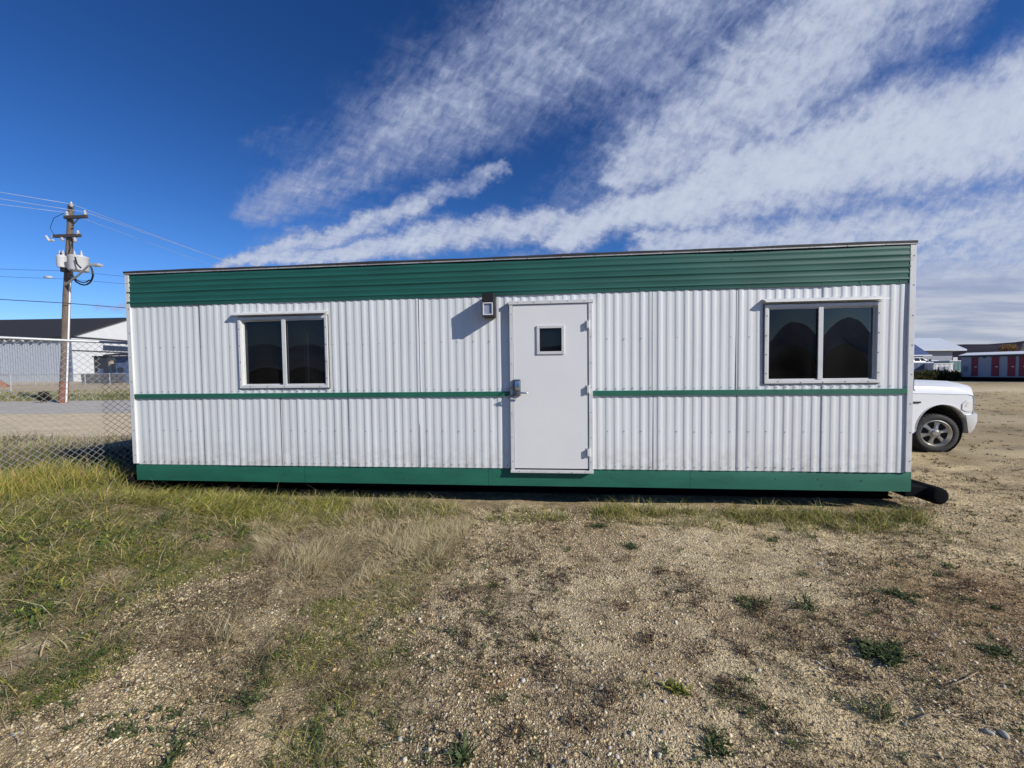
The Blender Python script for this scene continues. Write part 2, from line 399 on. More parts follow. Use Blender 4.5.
mask = mth('MULTIPLY', mask, front)
back = mth('MULTIPLY', smooth01(noise(comb(pu, pv), 1.1, 8., .65), .56, .9), mth('SUBTRACT', 1., front))
mask = mth('ADD', mask, mth('MULTIPLY', back, .5), clamp=True)
mask = mth('MULTIPLY', mask, .92)
# cloud radiance: whiter where thick, lilac-grey where thin or low on the right
cmix = nt.nodes.new('ShaderNodeMix'); cmix.data_type = 'RGBA'
cmix.inputs[6].default_value = (.30, .36, .56, 1); cmix.inputs[7].default_value = (.60, .66, .78, 1)
lk(smooth01(mth('ADD', mth('MULTIPLY', tot, .5), tex), .75, 1.25), cmix.inputs[0])
low = nt.nodes.new('ShaderNodeMix'); low.data_type = 'RGBA'
lowcol = nt.nodes.new('ShaderNodeMix'); lowcol.data_type = 'RGBA'
lowcol.inputs[6].default_value = (.36, .40, .53, 1); lowcol.inputs[7].default_value = (.58, .595, .66, 1)
band = noise(comb(mth('MULTIPLY', gx, 1.2), mth('MULTIPLY', gz, 11.)), 3., 4., .55)
lk(smooth01(band, .35, .65), lowcol.inputs[0])
lk(mth('MULTIPLY', mth('SUBTRACT', 1., smooth01(gz, .12, .34)), smooth01(gx, .35, .95)), low.inputs[0]); lk(cmix.outputs[2], low.inputs[6]); lk(lowcol.outputs[2], low.inputs[7])
lowmask = mth('MULTIPLY', mth('MULTIPLY', mth('SUBTRACT', 1., smooth01(mth('ADD', gz, mth('MULTIPLY', mth('SUBTRACT', band, .5), .12)), .22, .36)), smooth01(gx, .55, .95)), mth('MULTIPLY', front, .9))
mask = mth('MAXIMUM', mask, lowmask)
# clear sky: deepen the blue towards the zenith as the phone does
hs = nt.nodes.new('ShaderNodeHueSaturation'); hs.inputs['Saturation'].default_value = 1.28; hs.inputs['Value'].default_value = 1.12
lk(sky.outputs[0], hs.inputs['Color'])
mul = nt.nodes.new('ShaderNodeMix'); mul.data_type = 'RGBA'; mul.blend_type = 'MULTIPLY'; mul.inputs[0].default_value = 1.
grad = nt.nodes.new('ShaderNodeMix'); grad.data_type = 'RGBA'
grad.inputs[6].default_value = (.68, .83, 1.16, 1); grad.inputs[7].default_value = (.50, .56, .82, 1)
lk(smooth01(dz, .05, .62), grad.inputs[0]); lk(hs.outputs[0], mul.inputs[6]); lk(grad.outputs[2], mul.inputs[7])
bg1 = nt.nodes.new('ShaderNodeBackground'); bg1.inputs['Strength'].default_value = .10; lk(mul.outputs[2], bg1.inputs[0])
bg2 = nt.nodes.new('ShaderNodeBackground'); bg2.inputs['Strength'].default_value = 1.0; lk(low.outputs[2], bg2.inputs[0])
mxs = nt.nodes.new('ShaderNodeMixShader'); lk(mask, mxs.inputs[0]); lk(bg1.outputs[0], mxs.inputs[1]); lk(bg2.outputs[0], mxs.inputs[2])
wo = nt.nodes.new('ShaderNodeOutputWorld'); lk(mxs.outputs[0], wo.inputs['Surface'])

# ------------------------------------------------------------------ zones on the ground
def inpoly(x, y, poly):
    x = np.asarray(x); y = np.asarray(y); r = np.zeros(x.shape, bool); n = len(poly); j = n-1
    for i in range(n):
        xi, yi = poly[i]; xj, yj = poly[j]
        if yi != yj:
            r ^= ((yi > y) != (yj > y)) & (x < (xj-xi)*(y-yi)/(yj-yi)+xi)
        j = i
    return r
def gp(*pts): return [gnd(*p) for p in pts]
LUSH = gp((-250, 470), (0, 472), (130, 484), (300, 494), (345, 508), (300, 532), (190, 560), (120, 600), (95, 640), (0, 690), (-250, 730))
DRY = gp((250, 530), (330, 500), (455, 497), (480, 520), (440, 560), (410, 610), (330, 625), (280, 590))
def gauss(x, y, px, py, rx, ry):
    cx, cy = gnd(px, py); return np.exp(-(((x-cx)/rx)**2+((y-cy)/ry)**2))

def ground_colour(x, y):
    n1 = fbm(x, y, .9, 5, 40); n2 = fbm(x, y, .28, 4, 60); n3 = vnoise(x, y, .05, 77); n4 = fbm(x, y, 3.5, 4, 90)
    tan = np.array([.76, .595, .335]); grey = np.array([.66, .545, .345]); soil = np.array([.36, .265, .155]); straw = np.array([.29, .235, .125]); orange = np.array([.40, .245, .125]); green = np.array([.10, .115, .045])
    def mixc(c, d, t): return c*(1-t[..., None])+d*t[..., None]
    c = np.broadcast_to(tan, x.shape+(3,)).copy()
    c = mixc(c, grey, sm(n4, .38, .62)*.8)
    left = sm(-x, -.2, 1.6)*(1-sm(y, 9, 12))
    c = mixc(c, soil, sm(n1+.16*left+.10*sm(x, .1, 1.)*(1-sm(y, 2.6, 3.8)), .44, .64)*.70*(1-sm(y, 9, 16)))
    c = mixc(c, soil*.75, sm(n2, .58, .76)*.6*(1-sm(y, 6, 14)))
    c = mixc(c, straw*1.3, left*sm(n2, .3, .6)*.5)
    lush = sm(-x, 1.6, 3.2)*sm(y, 1.7, 3.)*(1-sm(y, 8.5, 9.8))
    c = mixc(c, green*.8, lush*.6*sm(n2, .25, .6))
    c = mixc(c, orange, np.clip(gauss(x, y, 1010, 650, .65, .30)*1.2+gauss(x, y, 985, 590, .8, .40)*.9+gauss(x, y, 500, 680, .16, .10)*.8+gauss(x, y, 560, 525, .8, .25)*.35, 0, .85)*sm(n1, .2, .6))
    # strips across the road on the left and the yard far away
    c = mixc(c, np.array([.16, .155, .06]), sm(-x, 8, 10)*sm(y, 25.5, 27)*(1-sm(y, 33, 36))*.8)
    c = mixc(c, np.array([.56, .45, .29]), sm(-x, 8, 12)*sm(y, 34, 37)*.9)
    c = mixc(c, np.array([.53, .395, .205]), sm(x, 3, 8)*sm(y, 6, 12)*.7*sm(fbm(x, y, 5, 3, 5), .2, .7))
    c = mixc(c, np.array([.17, .14, .09]), sm(x, 4, 7)*sm(y, 5, 8)*sm(fbm(x, y*2.5, 1.1, 4, 15), .58, .72)*.65)
    c = mixc(c, np.array([.12, .10, .05]), sm(np.hypot(x, y), 150, 500))
    c = mixc(c, np.array([.03, .03, .026]), sm(-y, 2.5, 6)*.97)  # unseen ground behind the camera, coloured near black to darken the window reflections
    # dry earth under the trailer
    c = c*(.80+.4*n3)[..., None]*(.9+.2*n2)[..., None]
    return c

def axis(lo_, hi_, step, far, gr):
    a = list(np.arange(lo_, hi_+1e-6, step)); d = step; q = a[-1]
    while q < far: d *= gr; q += d; a.append(q)
    d = step; q = a[0]; b = []
    while q > -far: d *= gr; q -= d; b.append(q)
    return np.array(b[::-1]+a)
gxs = axis(-5.5, 5.0, .022, 4000, 1.14); gys = axis(1.2, 5.2, .018, 4000, 1.11)
GX, GY = np.meshgrid(gxs, gys)
GZ = hz(GX, GY)
nx, ny = len(gxs), len(gys)
idx = np.arange(nx*ny).reshape(ny, nx)
Q = np.stack([idx[:-1, :-1], idx[:-1, 1:], idx[1:, 1:], idx[1:, :-1]], -1).reshape(-1, 4)
gm, gnt, gb = new_mat('ground_gravel')
a_ = N(gnt, 'ShaderNodeAttribute', attribute_name='Col'); tcg = N(gnt, 'ShaderNodeTexCoord')
v1 = N(gnt, 'ShaderNodeTexVoronoi', Scale=55., Randomness=1.); gnt.links.new(tcg.outputs['Object'], v1.inputs['Vector'])
v2 = N(gnt, 'ShaderNodeTexVoronoi', Scale=150., Randomness=1.); gnt.links.new(tcg.outputs['Object'], v2.inputs['Vector'])
n_ = N(gnt, 'ShaderNodeTexNoise', Scale=9., Detail=12., Roughness=.8); gnt.links.new(tcg.outputs['Object'], n_.inputs['Vector'])
sp = N(gnt, 'ShaderNodeSeparateColor'); gnt.links.new(v1.outputs['Color'], sp.inputs[0])
sp2 = N(gnt, 'ShaderNodeSeparateColor'); gnt.links.new(v2.outputs['Color'], sp2.inputs[0])
def gmath(op, a, b):
    n = gnt.nodes.new('ShaderNodeMath'); n.operation = op
    for i, q in enumerate((a, b)):
        if isinstance(q, (int, float)): n.inputs[i].default_value = q
        else: gnt.links.new(q, n.inputs[i])
    return n.outputs[0]
val = gmath('ADD', gmath('ADD', gmath('MULTIPLY', sp.outputs[0], .42), gmath('MULTIPLY', sp2.outputs[0], .36)), gmath('MULTIPLY', n_.outputs['Fac'], 1.0))
val = gmath('SUBTRACT', val, -.10)
vm = N(gnt, 'ShaderNodeVectorMath', operation='SCALE'); gnt.links.new(a_.outputs['Color'], vm.inputs[0]); gnt.links.new(val, vm.inputs['Scale'])
gnt.links.new(vm.outputs[0], gb.inputs['Base Color']); gb.inputs['Roughness'].default_value = .95; gb.inputs['Specular IOR Level'].default_value = .15
hgt = gmath('ADD', gmath('ADD', gmath('MULTIPLY', v1.outputs['Distance'], -.9), gmath('MULTIPLY', v2.outputs['Distance'], -.5)), gmath('MULTIPLY', n_.outputs['Fac'], 1.6))
bp = N(gnt, 'ShaderNodeBump', Strength=.8, Distance=.02); gnt.links.new(hgt, bp.inputs['Height']); gnt.links.new(bp.outputs[0], gb.inputs['Normal'])
gv = np.stack([GX, GY, GZ], -1).reshape(-1, 3)
np_mesh('ground', gv, Q, ground_colour(GX, GY).reshape(-1, 3), gm, smooth=True, kind='structure')

def sheet(name, mat, xs, ys_fn, dz_, n=24):
    V = []; F = []
    for i, x in enumerate(xs):
        y0, y1 = ys_fn(x)
        for k in range(n+1):
            y = y0+(y1-y0)*k/n; V.append((x, y, hz1(x, y)+dz_))
    for i in range(len(xs)-1):
        for k in range(n):
            p = i*(n+1)+k; F.append((p, p+n+1, p+n+2, p+1))
    m = MB(); m.add(V, F); return m.build(name, mat, kind='structure', smooth=True)
xs_ = list(np.linspace(-140, -1, 90))
def wob(x, s, a): return a*(float(vnoise(np.array([x]), np.array([0.]), s, 5)[0])-.5)
sheet('road', M['asphalt'], xs_, lambda x: (17.2+wob(x, 2.2, .5), 25.6+wob(x+50, 3., .7)), .012, 10)
sheet('gravel_shoulder', M['shoulder'], xs_, lambda x: (10.6+wob(x+20, 1.6, .7), 17.6), .007, 10)

# hills: a ring of low ridges round the horizon, real slopes
hv = []; hf = []; NA = 240
for i in range(NA):
    a = 2*math.pi*i/NA; ax, ay = math.sin(a), math.cos(a)
    deg = math.degrees(a)
    base = 20
    if 30 < deg < 110: base = 37+5*math.sin((deg-50)/11)+max(0, deg-52)*.9
    if 110 <= deg < 250: base = 58+8*math.sin(deg/9)
    hh = base*(.82+.36*float(fbm(np.array([a*9]), np.array([1.]), 1.0, 4, 8)[0]))
    for rr, k in ((820, -.02), (880, .35), (960, .72), (1060, 1.), (1250, .8)):
        j = 1+.02*math.sin(i*1.7+rr)
        hv.append((ax*rr*j, ay*rr*j, hh*k*rr/1000.*1.0))
for i in range(NA):
    for k in range(4):
        p = i*5+k; q = ((i+1) % NA)*5+k; hf.append((p, q, q+1, p+1))
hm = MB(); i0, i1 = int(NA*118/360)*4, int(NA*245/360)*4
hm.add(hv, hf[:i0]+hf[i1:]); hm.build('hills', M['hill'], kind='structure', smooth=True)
hm = MB(); hm.add(hv, hf[i0:i1]); hm.build('hills', plain('hazy_hill', (.27, .33, .43), 1.0, 0, .25, .012, spec=0.), kind='structure', smooth=True)  # distance haze put into the paler, bluer colour of these hills

# ------------------------------------------------------------------ THE OFFICE TRAILER
LEN, DEP = 9.75, 3.05
SB, ST, B0, B1, GB, GT, RT = .259, .491, 1.382, 1.441, 2.618, 3.022, 3.082
tr = thing('office_trailer', 'long white corrugated site office trailer with green bands along roof, waist and skirt', 'office trailer', (-5.1711, 5.2368, 0), -.092)
P_ = .1016; RD = .0052
PROF = [(0, 0), (.16, .0), (.24, .06), (.32, .80), (.38, .98), (.50, 1.), (.64, .97), (.72, .80), (.84, .14), (.92, .01)]
RIBV = [wob.uniform(.72, 1.28) for wob in [random.Random(31)] for _ in range(120)]
def rib(u):
    return rib0(u)*RIBV[int(u/P_+1e-6) % 120]
def rib0(u):
    f = (u/P_) % 1.0
    for i in range(len(PROF)):
        a = PROF[i]; b = PROF[i+1] if i+1 < len(PROF) else (1.0, 0)
        if a[0] <= f <= b[0]: return -RD*(a[1]+(b[1]-a[1])*(f-a[0])/(b[0]-a[0]+1e-9))
    return 0.
def rib_us(u0, u1):
    us = [u0]; k = math.floor(u0/P_)
    while k*P_ < u1:
        for f, _ in PROF:
            u = (k+f)*P_
            if u0+1e-4 < u < u1-1e-4: us.append(u)
        k += 1
    return us+[u1]
wob_rng = random.Random(4)
SEAMS_LOW = [1.036, 2.142, 3.069, 4.012, 6.888, 7.839, 8.776]
SEAMS_UP = [1.036, 3.069, 4.030, 6.876, 7.829]
def wave(u, z): return .0022*math.sin(u*1.7+z*2.1)+.0015*math.sin(u*4.1-z*3.3)+.0012*math.sin(u*11.3+z*1.3)-(.0035 if (sum(u > q for q in (1.036, 2.142, 3.069, 4.02, 6.882, 7.834, 8.776)) % 2) else 0)
def corr(mb, u0, u1, z0, z1, fn=lambda u, d, z: (u, d, z), mi=0):
    us = rib_us(u0, u1); nz = max(1, int((z1-z0)/.22)); zs = [z0+(z1-z0)*k/nz for k in range(nz+1)]
    V = [fn(u, rib(u)+wave(u, z), z) for u in us for z in zs]; F = []; m_ = nz+1
    for i in range(len(us)-1):
        for k in range(nz): F.append((i*m_+k, (i+1)*m_+k, (i+1)*m_+k+1, i*m_+k+1))
    mb.add(V, F, mi)
def screws(mb, us, z, d=-RD-.002, r=.0052, mi=1):
    for u in us:
        zz = z+wob_rng.uniform(-.006, .006); uu = u+wob_rng.uniform(-.004, .004)
        ring = [(uu+r*math.cos(k*math.pi/3), d-.003, zz+r*math.sin(k*math.pi/3)) for k in range(6)]
        ring2 = [(uu+r*math.cos(k*math.pi/3), d+.006, zz+r*math.sin(k*math.pi/3)) for k in range(6)]
        mb.loft([ring2, ring], mi)
DOOR = (5.175, 6.170, .462, 2.530)     # outside of frame
W1 = (1.5995, 2.8277, 1.507, 2.443); W2 = (8.1356, 9.3706, 1.509, 2.4265)
CH = [W1, W2]
ridge_us = [(k+.46)*P_ for k in range(int(LEN/P_)-1)]
# lower row
mb = MB(); corr(mb, .05, DOOR[0]+.02, ST-.010, B0+.02); corr(mb, DOOR[1]-.02, LEN-.085, ST-.010, B0+.02)
notdoor = lambda u: not (DOOR[0]-.03 < u < DOOR[1]+.03)
screws(mb, [u for u in ridge_us if notdoor(u)], ST+.028)
screws(mb, [u for i, u in enumerate(ridge_us) if notdoor(u) and i % 2 == 0], .945)
for s_ in SEAMS_LOW:
    if notdoor(s_): uu = s_; mb.box(uu-.004, uu+.004, rib(uu)-.0012+wave(uu, .9), .004, ST, B0, 2)
mb.build('siding', [M['white_siding'], M['screw'], M['seam']], tr, smooth=40)
# upper row with openings
mb = MB()
ins = .03
xs0 = [.05, W1[0]+ins, W1[1]-ins, DOOR[0]+.02, DOOR[1]-.02, W2[0]+ins, W2[1]-ins, LEN-.05]
corr(mb, xs0[0], xs0[1], B1-.02, GB+.02)
corr(mb, xs0[1], xs0[2], B1-.02, W1[2]+ins); corr(mb, xs0[1], xs0[2], W1[3]-ins, GB+.02)
corr(mb, xs0[2], xs0[3], B1-.02, GB+.02)
corr(mb, xs0[3], xs0[4], DOOR[3]-.02, GB+.02)
corr(mb, xs0[4], xs0[5], B1-.02, GB+.02)
corr(mb, xs0[5], xs0[6], B1-.02, W2[2]+ins); corr(mb, xs0[5], xs0[6], W2[3]-ins, GB+.02)
corr(mb, xs0[6], LEN-.085, B1-.02, GB+.02)
notwin = lambda u: notdoor(u) and not any(a-.03 < u < b+.03 for a, b, _, _ in CH)
screws(mb, [u for u in ridge_us if notdoor(u)], B1+.028)
screws(mb, [u for i, u in enumerate(ridge_us) if notwin(u) and i % 2 == 0], 2.06)
for s_ in SEAMS_UP:
    if notwin(s_): uu = s_; mb.box(uu-.004, uu+.004, rib(uu)-.0012+wave(uu, 2), .004, B1, GB, 2)
mb.build('siding', [M['white_siding'], M['screw'], M['seam']], tr, smooth=40)
# ends and back
for side in (0, 1):
    mb = MB()
    f_ = (lambda u, d, z: (d+.004, DEP-u, z)) if side == 0 else (lambda u, d, z: (LEN-.052-d, u, z))
    corr(mb, .03, DEP-.03, ST-.02, GT, f_); mb.build('end_wall', M['white_siding'], tr, smooth=40)
mb = MB(); corr(mb, .05, LEN-.06, ST-.02, GT, lambda u, d, z: (LEN-u, DEP-d, z)); mb.build('back_wall', M['white_siding'], tr, smooth=40)

def hprofile(prof, u0, u1, n, name, mat, wv=.003):
    mb = MB(); us = [u0+(u1-u0)*k/n for k in range(n+1)]
    V = [(u, -d+wv*math.sin(u*2.3+z*9)+wv*.6*math.sin(u*5.9+z*4), z+wv*.7*math.sin(u*1.3)) for u in us for d, z in prof]; F = []; m_ = len(prof)
    for i in range(n):
        for k in range(m_-1): F.append((i*m_+k, (i+1)*m_+k, (i+1)*m_+k+1, i*m_+k+1))
    mb.add(V, F); return mb
# green fascia of four laps
pr = [(.012, GB), (.020, GB+.003)]
z = GB+.004
for k in range(6):
    e = (.010, .0045, .011, .006, .009, .004)[k]; pr += [(.020, z+.026), (.020+e*.3, z+.034), (.020+e, z+.044), (.020+e*.95, z+.053), (.020+e*.35, z+.061), (.0205, z+.065)]; z += .067
pr += [(.020, GT+.012)]
mb = hprofile(pr, .02, LEN-.088, 120, '', None)
screws(mb, [.25+i*.405 for i in range(24)], GB+.032, d=-.022, r=.006)
screws(mb, [.45+i*.61 for i in range(15)], GB+.335, d=-.022, r=.006)
mb.build('fascia', [M['green_dark'], M['screw']], tr, smooth=35)
# belt
mb = MB()
for a, b in ((.06, DOOR[0]+.002), (DOOR[1]-.002, LEN-.088)):
    mb.box(a, b, -.028, -.002, B0, B1, 0, .003)
mb.build('belt_trim', M['green'], tr)
# skirt
mb = MB(); n = 110
jo = [2.44, 4.88, 7.32]
for a, b in zip([.0]+jo, jo+[LEN-.01]):
    V = []; F = []; k_ = 24
    for i in range(k_+1):
        u = a+.0015+(b-a-.003)*i/k_
        for d, z in ((.014, SB), (.007, SB), (.006, SB+.11), (.010, ST+.01), (.014, ST+.02)):
            V.append((u, d+.002*math.sin(u*1.9+z*7), z))
    for i in range(k_):
        for k in range(4): F.append((i*5+k, (i+1)*5+k, (i+1)*5+k+1, i*5+k+1))
    mb.add(V, F)
screws(mb, [.3+i*.47 for i in range(20)], SB+.125, d=.004, r=.006)
screws(mb, [.5+i*.83 for i in range(11)], SB+.065, d=.004, r=.005)
mb.build('skirt', [M['green'], M['screw']], tr, smooth=40)
mb = MB()
mb.box(-.012, .008, .02, DEP, SB, ST, 0); mb.box(LEN-.008, LEN+.012, .02, DEP, SB, ST, 0); mb.box(0, LEN, DEP-.005, DEP+.012, SB, ST, 0)
mb.build('skirt', M['green'], tr)
# corner trims
for a, b in ((-.004, .055), (LEN-.092, LEN-.030)):
    mb = MB(); mb.box(a, b, -.028, .06, ST+.004, RT-.012, 0, .003)
    screws(mb, [(a+b)/2]*9, 0, d=-.036, r=.0055) if False else None
    for k in range(8): screws(mb, [(a+b)/2+.008], ST+.12+k*.33, d=-.028, r=.0065)
    mb.build('corner_trim', [M['white_trim'], M['screw']], tr)
# roof with metal edge
mb = MB(); k_ = 40; V = []; F = []
rows = [(-.036, RT-.022), (-.036, RT+.002), (-.02, RT+.008), (DEP/2, RT+.07), (DEP+.05, RT+.004), (DEP+.05, RT-.04)]
for i in range(k_+1):
    u = -.014+(LEN-.012)*i/k_
    for d, z in rows: V.append((u, d+.003*math.sin(u*3.1), z+.0035*math.sin(u*2.3)+.002*math.sin(u*7.7)))
m_ = len(rows)
for i in range(k_):
    for k in range(m_): F.append((i*m_+k, (i+1)*m_+k, (i+1)*m_+(k+1) % m_, i*m_+(k+1) % m_))
F += [tuple(range(m_)), tuple(k_*m_+k for k in range(m_))]
mb.add(V, F); mb.build('roof', M['roof'], tr, smooth=30)
mb = MB(); mb.box(-.006, LEN-.024, -.036, -.02, RT-.038, RT-.024, 0, .002); screws(mb, [.2+i*.4 for i in range(24)], RT-.031, d=-.036, r=.005)
mb.build('drip_edge', [plain('drip_metal', (.42, .42, .41), .5, .2, .35, 5), M['screw']], tr)

# windows
def frame_rect(mb, x0, x1, z0, z1, wd, y0, y1, c=.003, mi=0):
    mb.box(x0, x1, y0, y1, z0, z0+wd, mi, c); mb.box(x0, x1, y0, y1, z1-wd, z1, mi, c)
    mb.box(x0, x0+wd, y0+.001, y1, z0+wd-.001, z1-wd+.001, mi, c); mb.box(x1-wd, x1, y0+.001, y1, z0+wd-.001, z1-wd+.001, mi, c)
def pane(x0, x1, z0, z1, y, bow, parent, mat, n=14):
    mb = MB(); V = []; F = []
    for i in range(n+1):
        for k in range(n+1):
            a, b = 2*i/n-1, 2*k/n-1
            V.append((x0+(x1-x0)*i/n, y-bow*b*(1-a*a), z0+(z1-z0)*k/n))
    for i in range(n):
        for k in range(n): p = i*(n+1)+k; F.append((p, p+n+1, p+n+2, p+1))
    mb.add(V, F); return mb.build('pane', mat, parent, smooth=True)
def window(Wd, hood, xm, bow, left_back):
    x0, x1, z0, z1 = Wd
    mb = MB(); frame_rect(mb, x0, x1, z0, z1-.008, .034, -.030, .02)
    # inner return of the frame into the wall
    t = .008
    mb.box(x0+.033, x0+.033+t, -.022, .085, z0+.033, z1-.041); mb.box(x1-.033-t, x1-.033, -.022, .085, z0+.033, z1-.041)
    mb.box(x0+.041, x1-.041, -.022, .085, z0+.033, z0+.041); mb.box(x0+.041, x1-.041, -.022, .085, z1-.049, z1-.041)
    screws(mb, [x0+.15+i*.24 for i in range(5)], z0+.017, d=-.030, r=.006)
    for k in range(4):
        screws(mb, [x0+.02, x1-.02], z0+.12+k*.22, d=-.030, r=.006)
    frame_rect(mb, x0-.009, x1+.009, z0-.009, z1+.001, .030, -.016, .0, 0, 2)  # thin dark border round the outside of the frame
    wn = mb.build('window', [M['white_trim'], M['screw'], M['frame_border']], tr)
    # sashes
    zz0, zz1 = z0+.041, z1-.049; xa, xb = x0+.041, x1-.041
    ya, yb = (.022, -.004) if left_back else (-.004, .012)
    mb = MB(); frame_rect(mb, xa, xm+.018, zz0, zz1, .013, ya-.008, ya+.012, .002)
    mb.build('sash', M['white_trim'], wn)
    mb = MB(); frame_rect(mb, xm-.018, xb, zz0, zz1, .013, yb-.008, yb+.012, .002)
    mb.box(xm-.030, xm+.022, min(ya, yb)-.022, min(ya, yb)-.009, zz0, zz1, 0, .003)
    mb.build('sash', M['white_trim'], wn)
    pane(xa+.012, xm+.012, zz0+.012, zz1-.012, ya+.002, bow, wn, M['glass_screen'])
    pane(xm-.012, xb-.012, zz0+.012, zz1-.012, yb+.002, bow, wn, M['glass_screen'] if left_back else M['glass'])
    # rain hood above
    a, b = hood
    mb = MB()
    ring = [(-.006, z1+.062), (-.074, z1+.030), (-.078, z1+.014), (-.072, z1+.014), (-.068, z1+.026), (-.006, z1+.052)]
    mb.loft([[(u, d, z) for d, z in ring] for u in (a, (a+b)/2, b)], 0)
    screws(mb, [a+.12+i*(b-a-.24)/3 for i in range(4)], z1+.050, d=-.026, r=.006)
    mb.build('rain_hood', [M['white_trim'], M['screw']], wn)
    return wn
wn1 = window(W1, (1.535, 2.835), 2.235, .004, True)
wn2 = window(W2, (8.115, 9.415), 8.745, .0115, False)
# interior: floor, far walls, ceiling, dark blind hanging behind the left window
mb = MB()
mb.box(.10, LEN-.10, .12, DEP-.08, .55, .58); mb.box(.10, LEN-.10, .12, DEP-.08, 2.85, 2.88); mb.box(.10, LEN-.10, DEP-.10, DEP-.08, .58, 2.85)
for u in (.10, LEN-.13, 3.4, 7.0): mb.box(u, u+.03, .12, DEP-.11, .58, 2.85)
for a, b, z0, z1 in ((.10, W1[0]+.02, .55, 2.88), (W1[1]-.02, W2[0]+.02, .55, 2.88), (W2[1]-.02, LEN-.10, .55, 2.88)): mb.box(a, b, .09, .115, z0, z1)
for wd in CH: mb.box(wd[0]+.02, wd[1]-.02, .09, .115, .55, wd[2]+.03); mb.box(wd[0]+.02, wd[1]-.02, .09, .115, wd[3]-.05, 2.88)
mb.box(8.0, 9.5, .9, 1.5, 1.28, 1.31); mb.box(8.2, 8.25, .9, 1.5, .58, 1.28); mb.box(1.2, 2.6, 1.6, 2.2, .58, 1.75)
mb.build('interior', M['dark_int'], tr)
mb = MB(); V = []; F = []; n = 40
for i in range(n+1):
    t = i/n; x = 2.40+.40*t; yy = .14+.02*math.sin(t*38)
    V += [(x, yy, 1.53), (x, yy, 2.42)]
for i in range(n): F.append((2*i, 2*i+2, 2*i+3, 2*i+1))
mb.add(V, F); mb.build('curtain', M['curtain'], wn1, smooth=True)

# door
x0, x1, z0, z1 = DOOR
mb = MB(); fw = .040
mb.box(x0, x0+fw, -.060, .02, z0, z1, 0, .003); mb.box(x1-fw-.006, x1, -.060, .02, z0, z1, 0, .003)
mb.box(x0-.012, x1+.012, -.068, .02, z1-.034, z1+.006, 0, .003); mb.box(x0-.006, x1+.006, -.066, .02, z0-.02, z0+.012, 0, .003)
for k in range(7): screws(mb, [x0+.02, x1-.022], z0+.12+k*.30, d=-.060, r=.005)
screws(mb, [x0+.1+i*.2 for i in range(5)], z1-.012, d=-.068, r=.005); screws(mb, [x0+.1+i*.16 for i in range(6)], z0-.004, d=-.066, r=.005)
mb.box(x0+fw, x1-fw-.006, .0, .02, z0+.012, z1-.034, 2)  # near-black sheet behind the leaf, standing for the shade in its gaps
mb.build('door_frame', [M['white_trim'], M['screw'], M['gasket_gap_shade']], tr)
lx0, lx1, lz0, lz1 = x0+fw+.005, x1-fw-.012, z0+.034, z1-.040
mb = MB(); wx0, wx1, wz0, wz1 = 5.530, 5.810, 1.915, 2.210
y0, y1 = -.050, -.006
mb.box(lx0, wx0, y0, y1, lz0, lz1, 0, .004); mb.box(wx1, lx1, y0, y1, lz0, lz1, 0, .004)
mb2 = MB()
# leaf as one frame-with-hole so that no joint shows
def holed(mb, X, Z, y):
    V = [(x, y, z) for z in Z for x in X]; F = []
    for k in range(3):
        for i in range(3):
            if (i, k) != (1, 1): p = k*4+i; F.append((p, p+1, p+5, p+4))
    mb.add(V, F)
mb = MB(); holed(mb, [lx0, wx0, wx1, lx1], [lz0, wz0, wz1, lz1], y0); holed(mb, [lx0, wx0, wx1, lx1], [lz0, wz0, wz1, lz1], y1)
for (a, b) in (((lx0, lz0), (lx1, lz0)), ((lx1, lz0), (lx1, lz1)), ((lx1, lz1), (lx0, lz1)), ((lx0, lz1), (lx0, lz0)), ((wx0, wz0), (wx1, wz0)), ((wx1, wz0), (wx1, wz1)), ((wx1, wz1), (wx0, wz1)), ((wx0, wz1), (wx0, wz0))):
    mb.add([(a[0], y0, a[1]), (b[0], y0, b[1]), (b[0], y1, b[1]), (a[0], y1, a[1])], [(0, 1, 2, 3)])
door = mb.build('door', M['door_paint'], tr)
mb = MB(); frame_rect(mb, wx0-.026, wx1+.026, wz0-.026, wz1+.026, .034, -.066, -.040, .004); frame_rect(mb, wx0+.006, wx1-.006, wz0+.006, wz1-.006, .009, -.060, -.036, 0, 1); mb.build('window_frame', [M['white_trim'], M['gasket_gap_shade']], door)
pane(wx0+.01, wx1-.01, wz0+.01, wz1-.01, -.030, .0, door, M['glass_dark'], 6)
# lock: rounded escutcheon plate, keypad, lever, hasp reaching over the frame
mb = MB(); mb.box(5.212, 5.305, -.086, -.048, 1.385, 1.590, 0, .014)
mb.box(5.236, 5.300, -.098, -.083, 1.455, 1.570, 1, .008); mb.box(5.268, 5.296, -.104, -.095, 1.50, 1.545, 2, .003)
mb.tube([(5.268, -.08, 1.432), (5.268, -.135, 1.432), (5.285, -.142, 1.430), (5.375, -.142, 1.428), (5.392, -.132, 1.425)], .011, 8, 1)
mb.tube([(5.225, -.075, 1.500), (5.165, -.085, 1.480), (5.135, -.085, 1.450)], .008, 8, 0)
mb.tube([(5.225, -.075, 1.395), (5.165, -.085, 1.385), (5.135, -.085, 1.372)], .008, 8, 0)
mb.build('handle', [M['steel'], M['steel_bright'], plain('lock_label_blue', (.06, .22, .42), .5, 0, .1, 20)], door, smooth=35)
for zc_ in (2.235, 1.462, .70):
    mb = MB(); mb.tube([(lx1+.010, -.062, zc_-.055), (lx1+.010, -.062, zc_+.055)], .0095, 8)
    mb.box(lx1-.030, lx1+.008, -.0545, -.048, zc_-.050, zc_+.050, 0)
    mb.box(lx1-.018, lx1+.012, -.088, -.060, zc_-.042, zc_+.042, 0, .003)
    mb.build('hinge', M['white_trim'], door)

